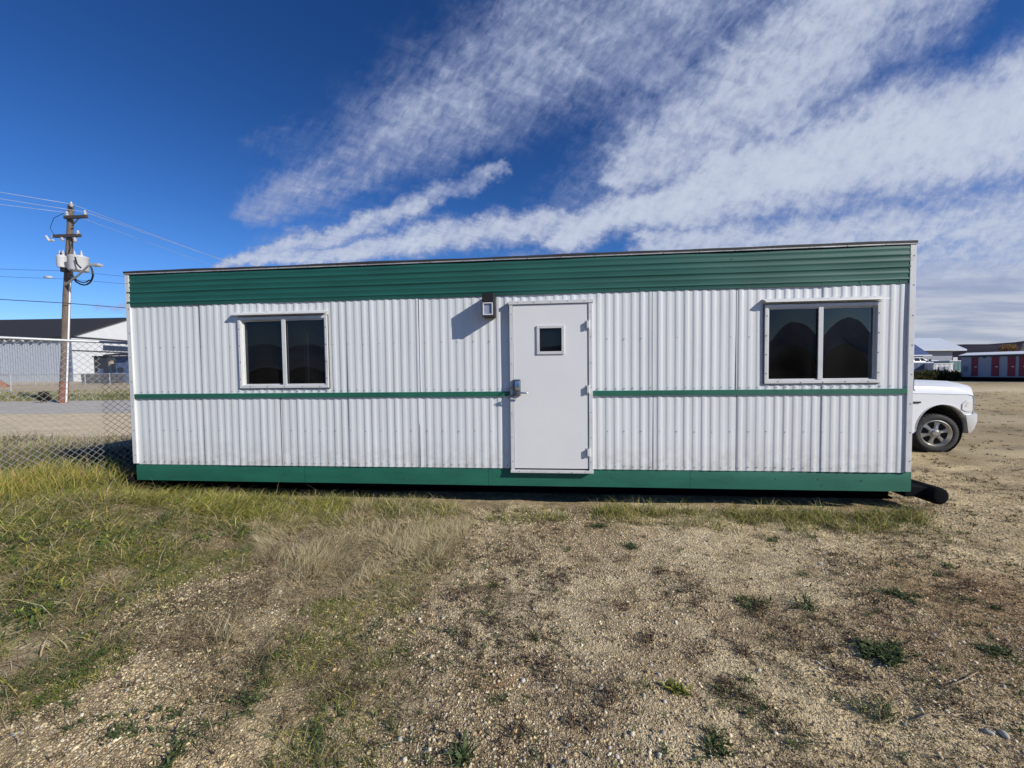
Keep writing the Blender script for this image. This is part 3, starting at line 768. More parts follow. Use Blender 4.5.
# wall light above the left of the door
mb = MB()
a, b = 4.870, 5.005; z0, z1 = 2.345, 2.612
V = [(a, -.006, z0), (b, -.006, z0), (b, -.006, z1), (a, -.006, z1), (a, -.215, z0+.008), (b, -.215, z0+.008), (b, -.222, z1), (a, -.222, z1)]
t = .014
# housing: top half solid, lower half a lens opening
mb.box(a, b, -.222, -.006, 2.500, z1, 0, .004)
mb.box(a, b, -.216, -.006, z0, z0+t, 0, .003)
mb.box(a, a+.010, -.214, -.006, z0+t, 2.500, 0); mb.box(b-.012, b, -.214, -.006, z0+t, 2.500, 0)
mb.box(a+.010, b-.012, -.03, -.006, z0+t, 2.500, 0)
wl = mb.build('wall_light', M['lamp_black'], tr)
mb = MB(); mb.box(a+.012, b-.014, -.205, -.04, z0+t+.002, 2.498, 0, .004)
mb.build('lens', [M['lens']], wl)
mb = MB(); frame_rect(mb, a+.006, b-.008, z0+.010, 2.504, .014, -.222, -.206, .002); mb.build('lens_frame', M['white_trim'], wl)

# skids under the trailer and the cross pipe at the end
for d in (.55, DEP-.55):
    mb = MB(); mb.box(-.10, LEN+.20, d-.07, d+.07, .02, .045); mb.box(-.10, LEN+.20, d-.07, d+.07, .225, .25); mb.box(-.10, LEN+.20, d-.012, d+.012, .045, .225)
    mb.build('skid_beam', M['black'], tr)
mb = MB()
for k in range(9): u = .5+k*1.09; mb.box(u-.04, u+.04, .10, DEP-.10, .252, .36)
mb.box(.02, LEN-.02, .05, DEP-.05, .362, .40)
mb.build('floor_joists', M['black'], tr)
for u in (LEN+.32, -.16):
    mb = MB(); n = 28
    end = .62 if u > 1 else DEP; prof = [(.0, -.012), (.055, -.011), (.082, -.006), (.094, .006), (.098, .02), (.098, end-.02), (.09, end), (0, end+.01)]
    mb.lathe([(r_, h_+.02) for r_, h_ in prof], n, 'y', (u, 0, .205)); mb.build('tow_pipe', M['black'], tr, smooth=50)
mb = MB(); mb.box(LEN+.02, LEN+.28, .10, DEP-.10, .17, .285, 0, .01); mb.build('tow_bracket', M['black'], tr)

# ------------------------------------------------------------------ chain link fence on the left
FA, FB = Vector((-6.74, 5.07)), Vector((-6.21, 6.20)); fd = (FB-FA).normalized()
F0 = FA-fd*3.2
fence = thing('chain_link_fence', 'tall galvanised chain link fence with pipe top rail beside the trailer end', 'fence', (F0.x, F0.y, 0), math.atan2(fd.y, fd.x))
FL, FH = 9.6, 2.20
def fz(s_): p = F0+fd*s_; return hz1(p.x, p.y)
mb = MB(); mb.tube([(0, 0, FH+.015), (FL, 0, FH+.015)], .020, 10); mb.build('top_rail', M['galv'], fence, smooth=True)
for s_ in (2.0, 5.0, 8.0):
    mb = MB(); mb.tube([(s_, .035, -.1), (s_, .035, FH+.02)], .030, 10); mb.tube([(s_, .035, FH+.02), (s_, .035, FH+.05)], [.034, .012], 10); mb.build('post', M['galv'], fence, smooth=40)
mb = MB(); pitch = .090
def wire(a, b, off):
    p, q = Vector(a), Vector(b); n_s = 1
    mb.tube([p, q], .0025, 4, 0, False)
k = -FH
zb = .02
while k < FL:
    s0, s1 = max(k, 0), min(k+(FH-zb), FL)
    if s1 > s0:
        wire((s0, -.003, zb+(s0-k)), (s1, -.003, zb+(s1-k)), 0)
        wire((s0, .003, FH-(s0-k)), (s1, .003, FH-(s1-k)), 0)
    k += pitch
mb.build('wire_mesh', M['wire'], fence)

# ------------------------------------------------------------------ utility pole, its gear and the lines
pb = at(63, 401, 24); gz0 = hz1(pb[0], 24)
pole = thing('utility_pole', 'weathered wooden utility pole with two transformers, crossarms and a street lamp arm', 'utility pole', (pb[0], 24, gz0))
PT = Vector(at(70.6, 205.5, 24))-pole.location
def pp(px, py, dy=0.):
    v = Vector(at(px, py, 24+dy))-Vector(pole.location); return v
mb = MB(); mb.tube([(0, 0, -.3)]+[tuple(PT*t+Vector((0.03*math.sin(t*9), 0, 0))) for t in (.0, .12, .25, .4, .55, .7, .85, 1)], [.21, .21, .205, .195, .185, .175, .165, .155, .145], 14)
mb.build('shaft', M['wood_pole'], pole, smooth=50)
mb = MB(); mb.tube([(0.01, -.005, 0.0), tuple(PT*.11+Vector((.02, -.005, 0)))], [.222, .208], 14); mb.build('stained_base', M['pole_red'], pole, smooth=50)
mb = MB(); mb.tube([tuple(Vector((.29, -.08, .05))), tuple(PT*.33+Vector((.265, -.08, 0))), tuple(PT*.62+Vector((.24, -.08, 0)))], .045, 8); mb.build('conduit', M['white_plastic'], pole, smooth=50)
def arm(p0, p1, th=.085, dy=-.22):
    a, b = pp(*p0, dy), pp(*p1, dy); mb = MB()
    dirn = (b-a).normalized(); upv = Vector((0, 0, 1)); nv = Vector((0, 1, 0))
    rings = [[tuple(q+nv*sy*th*.8+upv*sz*th) for sy, sz in ((-1, -1), (1, -1), (1, 1), (-1, 1))] for q in (a, b)]
    mb.loft(rings); return mb
mb = arm((64.6, 217.5), (87, 216.5)); mb.tube([tuple(pp(79, 218, -.22)), tuple(pp(72, 226, -.2))], .03, 6); mb.build('crossarm', M['cross_wood'], pole)
arm((54, 236.2), (80.5, 235.4)).build('crossarm', M['cross_wood'], pole)
for q in ((67, 214), (85, 213), (71.3, 204.5), (62.5, 238.5), (75, 239.5), (78, 233)):
    c = pp(*q, -.22); mb = MB(); mb.lathe([(.0, -.16), (.06, -.15), (.10, -.05), (.06, -.03), (.10, .05), (.05, .08), (.04, .15), (0, .16)], 10, 'z', (c.x, c.y, c.z)); mb.build('insulator', M['porcelain'], pole, smooth=60)
def can(px0, px1, py0, py1, dy):
    a = pp(px0, py0, dy); b = pp(px1, py1, dy); cx = (a.x+b.x)/2; r_ = abs(b.x-a.x)/2; mb = MB()
    mb.lathe([(0, b.z), (r_*.9, b.z), (r_, b.z+.06), (r_, a.z-.10), (r_*1.04, a.z-.08), (r_*1.04, a.z-.03), (r_*.8, a.z+.02), (0, a.z+.05)], 20, 'z', (cx, a.y, 0))
    o = mb.build('transformer', M['can'], pole, smooth=45)
    for sx in (-.5, .5):
        mb = MB(); mb.lathe([(.07, 0), (.09, .06), (.05, .10), (.08, .16), (.03, .22), (.02, .34), (0, .36)], 8, 'z', (cx+sx*r_*.9, a.y, a.z)); mb.build('bushing', M['porcelain'], o, smooth=60)
    return o
can(57.8, 66, 256, 267.5, -.3); can(70.6, 86.5, 256.5, 271, -.35)
mb = MB(); a = pp(65.5, 254); b = pp(70.5, 273); mb.box(a.x, b.x, -.34, .05, b.z, a.z, 0, .02); mb.build('mounting_bracket', M['cable'], pole)
mb = MB(); mb.tube([tuple(pp(66.5, 284, -.25)), tuple(pp(78, 275.5, -.9)), tuple(pp(88, 266, -1.2)), tuple(pp(93, 264.5, -1.2))], .055, 8)
la = mb.build('lamp_arm', M['galv'], pole, smooth=50)
a = pp(96.5, 265.2, -1.2); mb = MB(); mb.box(a.x-.24, a.x+.26, -1.37, -1.05, a.z-.08, a.z+.09, 0, .06); mb.build('lamp_head', M['galv'], la)
mb = MB()
cp = [(72, 272), (74, 279), (80, 284), (87, 284.5), (92, 279), (92.5, 272), (89.5, 265)]
cp = [(72, 272), (72.5, 276), (74, 279), (76.5, 282), (80, 284), (83.5, 285), (87, 284.5), (90, 282.5), (92, 279), (93, 275.5), (92.5, 272), (91.5, 268), (89.5, 265)]; mb.tube([tuple(pp(*q, -.6)) for q in cp], .045, 8); mb.build('cable', M['cable'], pole, smooth=50); mb = MB(); mb.tube([tuple(pp(x_-.6, y_-2.5, -.7)) for x_, y_ in cp[:8]], .035, 8); mb.build('cable', M['cable'], pole, smooth=50); mb = MB()
mb.tube([tuple(pp(*q, -.9)) for q in ((75, 257), (77, 264), (81, 268))], .04, 6); mb.build('cable', M['cable'], pole, smooth=50); mb = MB()
mb.tube([tuple(pp(*q, -.1)) for q in ((55, 236), (50, 228), (54, 218), (64, 213))], .015, 5); mb.build('cable', M['cable'], pole, smooth=50); mb = MB(); mb.tube([tuple(pp(*q, -.1)) for q in ((69, 240), (70, 248), (68, 256))], .04, 6)
mb.build('cable', M['cable'], pole, smooth=50)
mb = MB(); 
for q0, q1 in (((46, 236), (49.5, 241)), ((49.5, 241), (53.5, 240)), ((52, 237), (54.5, 236))):
    mb.tube([tuple(pp(*q0, -.2)), tuple(pp(*q1, -.2))], .06, 6)
mb.build('cutout_fuse', M['porcelain'], pole, smooth=50)
def line(name, pts, r_, mat, label, sag=.4):
    mb = MB(); P = [Vector(p) for p in pts]; out = []
    for a, b in zip(P[:-1], P[1:]):
        for k in range(12):
            t = k/12; q = a.lerp(b, t); q.z -= sag*4*t*(1-t); out.append(tuple(q))
    out.append(tuple(P[-1])); mb.tube(out, r_, 5, 0, False)
    return tag(mb.build(name, mat, smooth=True), label, 'power line')
tl = lambda x_, y_, Y=23.8: at(x_, y_, Y)
line('power_line', [at(-560, 92, 14), tl(71.3, 204), at(300, 288, 62)], .013, M['line'], 'pale overhead wire over the pole top insulator, running down behind the trailer', .08)
line('power_line', [at(-560, 128, 14), tl(67, 212.6), at(280, 289, 60)], .010, M['line'], 'thin overhead wire on the left end of the upper crossarm', .08)
line('power_line', [at(-560, 104, 14), tl(85, 212), at(330, 296, 62)], .011, M['line'], 'thin overhead wire on the right end of the upper crossarm', .08)
line('power_line', [at(-515, 262, 15), at(65, 303, 23.7), at(330, 321, 40)], .022, M['cable'], 'thick dark cable crossing the pole well below the transformers', .1)
line('power_line', [at(-400, 250, 18), at(67, 271, 23.8), at(330, 293, 45)], .010, M['cable'], 'thin dark wire crossing just under the transformers', .1)
line('power_line', [at(-400, 255, 18), at(66.5, 279, 23.8), at(330, 298, 45)], .010, M['cable'], 'thin dark wire crossing beside the foot of the street lamp arm', .1)
mb = MB(); mb.tube([at(43.5, 277, 23.2), at(48, 277.3, 23.2), at(52, 277.3, 23.2)], [.03, .09, .05], 8)
tag(mb.build('line_splice', M['porcelain'], smooth=True), 'small pale splice hanging on the thin wire left of the pole', 'wire splice')

# ------------------------------------------------------------------ left background
GXc, GYc = -68.5, 60.0
wh = thing('warehouse', 'large white warehouse with dark gable roof and grey corrugated long wall across the road', 'warehouse', (GXc, GYc, 0), R(-2.0))
EZ, RZ, HW, WL = 7.75, 11.65, 9.0, 75.0
mb = MB(); n = 360; V = []; F = []
for i in range(n+1):
    u = -WL*i/n; d = -.05*(i % 2); V += [(u, d, .3), (u, d, EZ)]
for i in range(n): F.append((2*i, 2*i+2, 2*i+3, 2*i+1))
mb.add(V, F); mb.build('long_wall', plain('grey_corrugated', (.40, .44, .49), .6, 0, .05, .5), wh)
mb = MB(); mb.add([(.0, 0, .3), (0, 2*HW, .3), (0, 2*HW, EZ), (0, HW, RZ), (0, 0, EZ)], [(0, 1, 2, 3, 4)])
mb.add([(-WL, 0, .3), (-WL, 2*HW, .3), (-WL, 2*HW, EZ), (-WL, HW, RZ), (-WL, 0, EZ)], [(0, 1, 2, 3, 4)]); mb.add([(0, 2*HW, .3), (-WL, 2*HW, .3), (-WL, 2*HW, EZ), (0, 2*HW, EZ)], [(0, 1, 2, 3)])
mb.build('gable_wall', M['far_white'], wh)
mb = MB(); o_ = .7; sl = (RZ-EZ)/HW
for sgn in (0, 1):
    ya, za = (-o_, EZ-sl*o_) if sgn == 0 else (2*HW+o_, EZ-sl*o_)
    ring = [(ya, za+.05), (HW, RZ+.05), (HW, RZ+.30), (ya, za+.30)]
    mb.loft([[(u, y_, z_) for y_, z_ in ring] for u in (-WL-.5, .35)])
mb.build('roof', M['dark_roof'], wh)
mb = MB(); mb.box(.002, .06, .0, 2*HW, EZ-.15, EZ+.12); mb.box(.002, .05, .0, 2*HW, 5.55, 5.75); mb.build('fascia_strip', M['far_dark'], wh)
mb = MB(); mb.box(.004, .08, 4.6, 12.5, 5.9, 6.75); mb.build('window', plain('far_window', (.03, .045, .08), .3, 0, .3, 1), wh)
mb = MB(); mb.box(.004, .1, 3.2, 3.7, 3.7, 4.1); mb.build('wall_lamp', M['far_dark'], wh)
for k in range(26):
    mb = MB(); u = -1.2-k*1.45; mb.box(u-.07, u+.07, -.62, -.02, EZ-.62, EZ-.36); mb.build('rafter_end', M['far_white'], wh)
mb = MB(); mb.box(-.25, .12, -.18, .06, .3, EZ-.2); mb.build('downpipe', M['blue_box'], wh)

def gb_box(name, mat, px0, px1, ptop, Y, depth, label, cat, pbase=None, roof=None):
    a = at(px0, ptop, Y); b = at(px1, ptop, Y); zb_ = hz1((a[0]+b[0])/2, Y) if pbase is None else at(px0, pbase, Y)[2]
    t_ = thing(name, label, cat, ((a[0]+b[0])/2, Y, zb_)); hw = (b[0]-a[0])/2; hh = a[2]-zb_
    return t_, hw, hh
t_, hw, hh = gb_box('shed', None, 93.5, 107.5, 357, 55, 3, 'dark flat-topped shed standing before the white gable wall', 'shed')
mb = MB(); mb.box(-hw, hw, 0, 3, -.1, hh, 0, .03); mb.build('wall', M['far_dark'], t_); mb = MB(); mb.box(-hw-.1, hw+.1, -.15, 3.1, hh, hh+.15); mb.build('roof', M['dark_roof'], t_)
mb = MB(); mb.box(-hw*.4, hw*.3, -.05, -.003, 0, 1.9); mb.build('door', M['blue_box'], t_)
t_, hw, hh = gb_box('shed', None, 115.5, 132, 356, 51, 4, 'blue-grey shed with an overhanging dark roof close to the trailer end', 'shed')
mb = MB(); mb.box(-hw, hw, 0, 4, -.1, hh); mb.build('wall', M['blue_box'], t_)
mb = MB(); mb.loft([[(x_, -.9, hh+.0), (x_, 4.3, hh+.7), (x_, 4.3, hh+.85), (x_, -.9, hh+.15)] for x_ in (-hw-.7, hw+.4)]); mb.build('roof', M['dark_roof'], t_)
mb = MB(); mb.box(-hw*.8, -hw*.1, -.05, -.003, 0, 2.); mb.build('door', M['far_dark'], t_)
a = at(107.6, 374, 53); b = at(113.5, 374, 53); tp = at(108.3, 360.5, 53)
mb = MB(); mb.loft([[(a[0], 53, a[2]-.4), (b[0], 53, a[2]-.4), (b[0]-.1, 53, a[2]+.25), (tp[0]+.15, 53.2, tp[2]), (a[0], 53.2, tp[2]-.2)], [(a[0], 53.5, a[2]-.4), (b[0], 53.5, a[2]-.4), (b[0]-.1, 53.5, a[2]+.25), (tp[0]+.15, 53.5, tp[2]), (a[0], 53.5, tp[2]-.2)]])
tag(mb.build('panel', plain('tan_board', (.50, .42, .30), .8)), 'tan tapering board leaning upright between the two dark sheds', 'board')
for (p0, p1, pt, Y, lab) in ((80.5, 95, 374.2, 50, 'low dark waste skip, leftmost of two below the white gable'), (95.8, 112, 373.6, 49.5, 'low dark waste skip in front of the tan board')):
    t_, hw, hh = gb_box('waste_skip', None, p0, p1, pt, Y, 2, lab, 'waste skip')
    t_['group'] = 'dark skips by the warehouse'
    mb = MB(); mb.loft([[(-hw*.85, 0, .1), (hw*.85, 0, .1), (hw, 0, hh), (-hw, 0, hh)], [(-hw*.85, 1.8, .1), (hw*.85, 1.8, .1), (hw, 1.8, hh), (-hw, 1.8, hh)]]); mb.build('body', M['far_dark'], t_)
    mb = MB(); mb.box(-hw-.06, hw+.06, -.06, 1.86, hh-.001+.003, hh+.08); mb.build('rim', M['blue_box'], t_)
ff = thing('chain_link_fence', 'low distant wire fence along the far side of the gravel lot', 'fence', (-62, 47.5, 0))
zf = hz1(-50, 47.5)
mb = MB(); mb.tube([(-12, 0, zf+1.3), (22, 0, zf+1.3)], .045, 6); mb.build('top_rail', M['galv'], ff)
for k in range(12):
    mb = MB(); mb.tube([(-12+k*3.05, 0, zf-.3), (-12+k*3.05, 0, zf+1.35)], .05, 6); mb.build('post', M['galv'], ff)
mb = MB()
k = -1.3
while k < 34:
    s0, s1 = max(k, 0), min(k+1.28, 34); mb.tube([(-12+s0, 0, zf+.02+s0-k), (-12+s1, 0, zf+.02+s1-k)], .006, 3, 0, False); mb.tube([(-12+s0, 0, zf+1.3-s0+k), (-12+s1, 0, zf+1.3-s1+k)], .006, 3, 0, False); k += .14
mb.build('wire_mesh', M['wire'], ff)
# near railing at far left
fr_ = thing('pipe_railing', 'short pale pipe railing left of the utility pole', 'railing', (at(0, 390, 38)[0]-4, 38, 0)); zr = hz1(-48, 38)
zt = at(10, 374.5, 38)[2]; zl = at(10, 392, 38)[2]
for k in range(3):
    mb = MB(); mb.tube([(k*2.55, 0, zl-.3), (k*2.55, 0, zt)], .06, 6); mb.build('post', M['galv'], fr_)
mb = MB(); mb.tube([(0, 0, zt), (5.2, 0, zt)], .05, 6); mb.tube([(0, 0, zl+.1), (5.2, 0, zl+.1)], .05, 6); mb.build('rail', M['galv'], fr_)

def heap(name, c, rx, ry, h, mat, label, cat, seed, n=14):
    mb = MB(); V = []; F = []
    for i in range(n+1):
        for k in range(n+1):
            x_ = 2*i/n-1; y_ = 2*k/n-1; r_ = math.hypot(x_, y_)
            z_ = h*max(0, 1-r_**1.3)*(.75+.5*float(vnoise(np.array([x_*3]), np.array([y_*3]), 1, seed)[0])); V.append((c[0]+x_*rx, c[1]+y_*ry, c[2]-.05+z_))
    for i in range(n):
        for k in range(n): p = i*(n+1)+k; F.append((p, p+n+1, p+n+2, p+1))
    mb.add(V, F); return tag(mb.build(name, mat, smooth=True), label, cat)
c = at(-6, 384, 44); heap('earth_heap', (c[0], 44, hz1(c[0], 44)), 1.3, 1.3, 1.25, M['rust'], 'rusty orange earth heap at the left edge before the grey wall', 'earth heap', 3)

# ------------------------------------------------------------------ right background
sa_, sb_ = Vector(at(960.5, 381, 41)), Vector(at(1024, 383, 37))
dv = Vector((sb_.x-sa_.x, sb_.y-sa_.y)); 
cab = thing('storage_cabin', 'long blue-grey cabin with dark red doors and a bright flat roof', 'cabin', (sa_.x, sa_.y, 0), math.atan2(dv.y, dv.x))
pxlen = dv.length
def cu(px):       # along the cabin front, from the left corner
    d = ray(px, 375); ex, ey = dv.normalized(); 
    den = d[0]*ey-d[1]*ex
    t = (sa_.x*ey-sa_.y*ex)/den; return (d[0]*t-sa_.x)*ex+(d[1]*t-sa_.y)*ey
CLN = cu(1060); zb0, zt0 = .42, 2.66
mb = MB(); mb.box(0, CLN, 0, 3.2, zb0, zt0, 0); mb.build('wall', M['blue_grey'], cab)
mb = MB(); mb.loft([[(-.15, -.15, zt0), (-.15, 1.6, zt0+.26), (-.15, 3.4, zt0), (-.15, 3.4, zt0+.05), (-.15, 1.6, zt0+.33), (-.15, -.15, zt0+.05)], [(CLN+.1, -.15, zt0), (CLN+.1, 1.6, zt0+.26), (CLN+.1, 3.4, zt0), (CLN+.1, 3.4, zt0+.05), (CLN+.1, 1.6, zt0+.33), (CLN+.1, -.15, zt0+.05)]])
mb.build('roof', plain('snow_white_roof', (.86, .87, .88), .5, 0, .02, 1), cab)
mb = MB(); mb.box(0, CLN, -.08, -.003, zt0-.16, zt0-.01); mb.build('eave_trim', M['far_dark'], cab)
mb = MB(); mb.box(.0, CLN, .05, 3.0, -.1, zb0-.002); mb.build('skid_and_shadow_base', M['black'], cab)  # solid black block standing for the skids and the shadow beneath the cabin
for p0, p1 in ((971.2, 977.8), (991.3, 998.9), (1007.4, 1015.2), (1018.8, 1027)):
    mb = MB(); mb.box(cu(p0), cu(p1), -.04, -.002, zb0+.10, zb0+2.02); dr = mb.build('door', M['red_door'], cab)
    mb = MB(); mb.box(cu(p0)-.05, cu(p1)+.05, -.045, -.041, zb0+2.02, zb0+2.07); mb.build('lintel', M['far_dark'], dr); mb = MB(); mb.box(cu(p1)-.22, cu(p1)-.08, -.08, -.042, zb0+1.0, zb0+1.1); mb.build('handle', M['galv'], dr)
mb = MB(); mb.box(cu(982.8), cu(985.2), -.12, -.003, zb0+1.95, zb0+2.15, 0, .02); mb.build('wall_lamp', M['far_dark'], cab)
mb = MB(); mb.box(cu(963), cu(967.8), -.03, -.003, zb0+.55, zb0+1.15)
for k in range(5): mb.box(cu(963), cu(967.8), -.06, -.031, zb0+.6+k*.11, zb0+.64+k*.11)
mb.build('vent_grille', plain('vent_grey', (.17, .19, .24), .7), cab)

# big pale-roofed hall
Y0 = 70.
e0, e1 = Vector(at(890, 349.5, Y0)), Vector(at(967, 349.2, Y0)); r0 = Vector(at(880, 338, Y0+9)); r1 = Vector(at(940, 338, Y0+9))
hall = thing('pale_roof_hall', 'hall with a wide pale metal hip roof beyond the hedge', 'hall', (0, 0, 0))
mb = MB(); th = .25
V = [tuple(e0), tuple(e1), (e1.x, Y0+18, e1.z), (e0.x, Y0+18, e0.z), tuple(r0), tuple(r1)]
V2 = [(x_, y_, z_-th) for x_, y_, z_ in V[:4]]
mb.add(V+V2, [(0, 1, 5, 4), (1, 2, 5), (2, 3, 4, 5), (3, 0, 4), (0, 6, 7, 1), (1, 7, 8, 2), (2, 8, 9, 3), (3, 9, 6, 0), (6, 9, 8, 7)])
mb.build('roof', M['pale_roof'], hall)
mb = MB(); mb.box(e0.x+.8, e1.x-1.6, Y0+.9, Y0+17, -.5, e1.z-th-.01); mb.build('wall', M['blue_grey'], hall)
mb = MB(); a = at(958.2, 360, Y0); b = at(963, 353, Y0); mb.box(a[0], b[0], Y0+.82, Y0+.897, .9, 3.1); mb.build('door', M['far_white'], hall)
# blue-roofed shop in front
Y1 = 60.
t_ = thing('blue_roof_shop', 'dark blue roofed building seen just past the trailer corner', 'shop', (0, 0, 0))
a, b, c, d = Vector(at(890, 330, Y1+5)), Vector(at(931.5, 355.2, Y1)), Vector(at(880, 355.2, Y1)), Vector(at(893, 330, Y1+5))
mb = MB(); mb.add([tuple(c), tuple(b), (b.x, Y1+10, b.z), (c.x, Y1+10, c.z), tuple(a), tuple(d)], [(0, 1, 5, 4), (1, 2, 5), (2, 3, 4, 5), (3, 0, 4)])
mb.build('roof', M['blue_roof'], t_)
mb = MB(); mb.box(c.x, b.x+.05, Y1-.06, Y1+.2, c.z-.22, c.z-.02); mb.build('eave_trim', M['far_white'], t_)
mb = MB(); mb.box(c.x+.5, b.x-.8, Y1+.5, Y1+9.5, -.3, c.z-.23); mb.build('wall', M['far_dark'], t_)
# boxes and trailers behind the hedge
def crate(name, label, cat, p0, p1, pt, Y, dep, mat, doors=0):
    a, b = at(p0, pt, Y), at(p1, pt, Y); t_ = thing(name, label, cat, (a[0], Y, 0)); W = b[0]-a[0]; zt_ = a[2]
    mb = MB(); k_ = max(6, int(W/.28)); V = []; F = []
    for i in range(k_+1):
        x_ = W*i/k_; V += [(x_, -.04*(i % 2), .2), (x_, -.04*(i % 2), zt_-.1)]
    for i in range(k_): F.append((2*i, 2*i+2, 2*i+3, 2*i+1))
    mb.add(V, F); mb.box(0, W, .01, dep, .2, zt_-.1); mb.build('body', mat, t_)
    mb = MB(); mb.box(-.05, W+.05, -.08, dep+.05, zt_-.097, zt_, 0, .02); mb.build('top_frame', M['pale_roof'], t_)
    for k in range(doors):
        mb = MB(); x_ = W*(.25+.3*k); mb.box(x_, x_+.5, -.09, -.045, .6, zt_-.4); mb.build('door', M['blue_grey'], t_)
    return t_
crate('shipping_container', 'dark blue shipping container behind the hedge', 'container', 905, 932.6, 362.5, 46, 2.4, M['blue_box'])
crate('box_trailer', 'white box trailer behind the hedge beside the blue container', 'box trailer', 933.5, 953, 363.2, 45, 2.4, M['far_white'], 2)
crate('shipping_container', 'pale grey-green container left of the blue-grey cabin', 'container', 949.5, 961, 360.6, 52, 2.4, M['teal'])
# tan mound with autumn scrub, far right
c = at(1024, 352, 58); heap('earth_mound', (c[0]+3, 60, 0), 8.5, 6, 4.3, M['tan_mound'], 'tan earth mound showing above the right end of the cabin roof', 'earth mound', 8, 18)

# ------------------------------------------------------------------ pickup truck
def pickup(label, loc, rz=0.):
    T = thing('pickup_truck', label, 'pickup truck', loc, rz)
    def arc(cx, cz, r_, a0, a1, n): return [(cx+r_*math.cos(R(a0+(a1-a0)*k/n)), cz+r_*math.sin(R(a0+(a1-a0)*k/n))) for k in range(n+1)]
    RW = -3.80; AC = .05
    prof = [(.60, .46), (.655, .62), (.675, .82), (.695, .98), (.70, 1.12), (.675, 1.19), (.58, 1.215), (.25, 1.225), (-.1, 1.24), (-.5, 1.25), (-.80, 1.26), (-1.0, 1.265), (-2., 1.27), (-3.16, 1.28),
            (-3.20, 1.33), (-3.24, 1.345), (-4.2, 1.35), (-4.98, 1.35), (-5.04, 1.33), (-5.06, .9), (-5.03, .58), (-4.95, .52)]
    prof = prof[:22]
    prof += [(-4.40, .50)]+arc(RW, .47, .52, 180, 0, 16)+[(-3.24, .42), (-.56, .42)]+arc(AC, .47, .545, 180, 0, 18)+[(.60, .44)]
    hood_i = range(4, 11); bed_i = range(15, 17)
    mb = MB(); rings = []
    ys = [(-.985, .0, .012), (-.998, .0, 0.), (-.985, .0, 0), (-.93, .05, 0), (-.88, .14, 0), (-.78, .19, 0), (-.70, .22, 0), (-.60, .235, 0), (-.35, .27, 0), (0, .28, 0)]
    ys = ys+[(-y_, h_, s_) for y_, h_, s_ in ys[-2::-1]]
    for y_, hr, sh in ys:
        ring = []
        for i, (x_, z_) in enumerate(prof):
            xx, zz = x_, z_
            if i in hood_i:
                fall = {4: .62, 5: .86, 6: .95, 7: .99}.get(i, 1.0); zz += hr*fall
                if i <= 5: xx += (.02 if abs(y_) < .8 else 0)
            if i <= 7: xx += (.38 if i <= 5 else .38*(.8 if i == 6 else .4))*max(0, 1-abs(y_)**2.4)
            if i == 11: zz += hr*.55
            if i in bed_i and abs(y_) < .9: zz = .80
            if i in (14, 17) and abs(y_) < .9: zz = 1.30 if i == 17 else 1.2
            if sh: 
                cx_, cz_ = -2.0, .85; xx += sh*(-1 if xx > cx_ else 1); zz += sh*(-1 if zz > cz_ else 1)
            ring.append((xx, y_, zz))
        rings.append(ring)
    mb.loft(rings); mb.build('body', M['car_paint'], T, smooth=32)
    # dark inner wells
    mb = MB()
    for cx in (0, RW):
        mb.lathe([(.515, -.965), (.515, .965)], 24, 'y', (cx, 0, .475)); 
        mb.box(cx-.50, cx+.50, -.66, .66, .30, .74)
    mb.box(-4.9, .35, -.60, .60, .40, .47)
    mb.build('wheel_well', M['well'], T)
    # arch lips and flare at the front
    for sy in (-1, 1):
        for cx in (0, RW):
            mb = MB(); A = arc(cx, .47, .548 if cx == 0 else .522, 172, 2, 20); mb.tube([(x_+(AC if cx == 0 else 0), sy*.994, z_) for x_, z_ in A], .007, 6); mb.build('arch_lip', M['car_paint'], T, smooth=60)
    # cab
    mb = MB()
    def cabring(y_, ins):
        return [(-.83+ins*.3, y_, 1.27), (-1.52-ins, y_, 1.85), (-1.66-ins, y_, 1.895), (-2.3, y_, 1.915), (-2.95+ins, y_, 1.895), (-3.05+ins, y_, 1.85), (-3.17, y_, 1.27)]
    rings = []
    for y_, top in ((-.95, -.74), (-.93, -.715), (-.6, -.56), (0, 0), (.6, .56), (.93, .715), (.95, .74)):
        r_ = cabring(y_, .0); rings.append([(p[0], (y_ if p[2] < 1.3 else top), p[2]+(.0 if abs(y_) < .94 or p[2] < 1.3 else -.02)) for p in r_])
    mb.loft(rings); mb.build('cab', M['car_paint'], T, smooth=40)
    def quad_pane(pts, name='window'):
        mb = MB(); mb.add(pts, [tuple(range(len(pts)))]); return mb.build(name, M['car_glass'], T)
    for sy in (-1, 1):
        f_ = lambda x_, z_: (x_, sy*(.955-(z_-1.27)*.365+.006), z_)
        quad_pane([f_(-1.10, 1.33), f_(-1.62, 1.80), f_(-2.02, 1.82), f_(-2.02, 1.33)]); quad_pane([f_(-2.10, 1.33), f_(-2.10, 1.82), f_(-2.86, 1.80), f_(-2.98, 1.33)])
    quad_pane([(-.90, -.80, 1.335), (-.90, .80, 1.335), (-1.50, .66, 1.838), (-1.50, -.66, 1.838)], 'windscreen')
    bpy.data.objects[T.children[-1].name].location = (.012, 0, .012)
    quad_pane([(-3.165, -.75, 1.34), (-3.165, .75, 1.34), (-3.07, .64, 1.80), (-3.07, -.64, 1.80)], 'window')
    T.children[-1].location = (-.012, 0, 0)
    # bumpers
    mb = MB(); rings = []
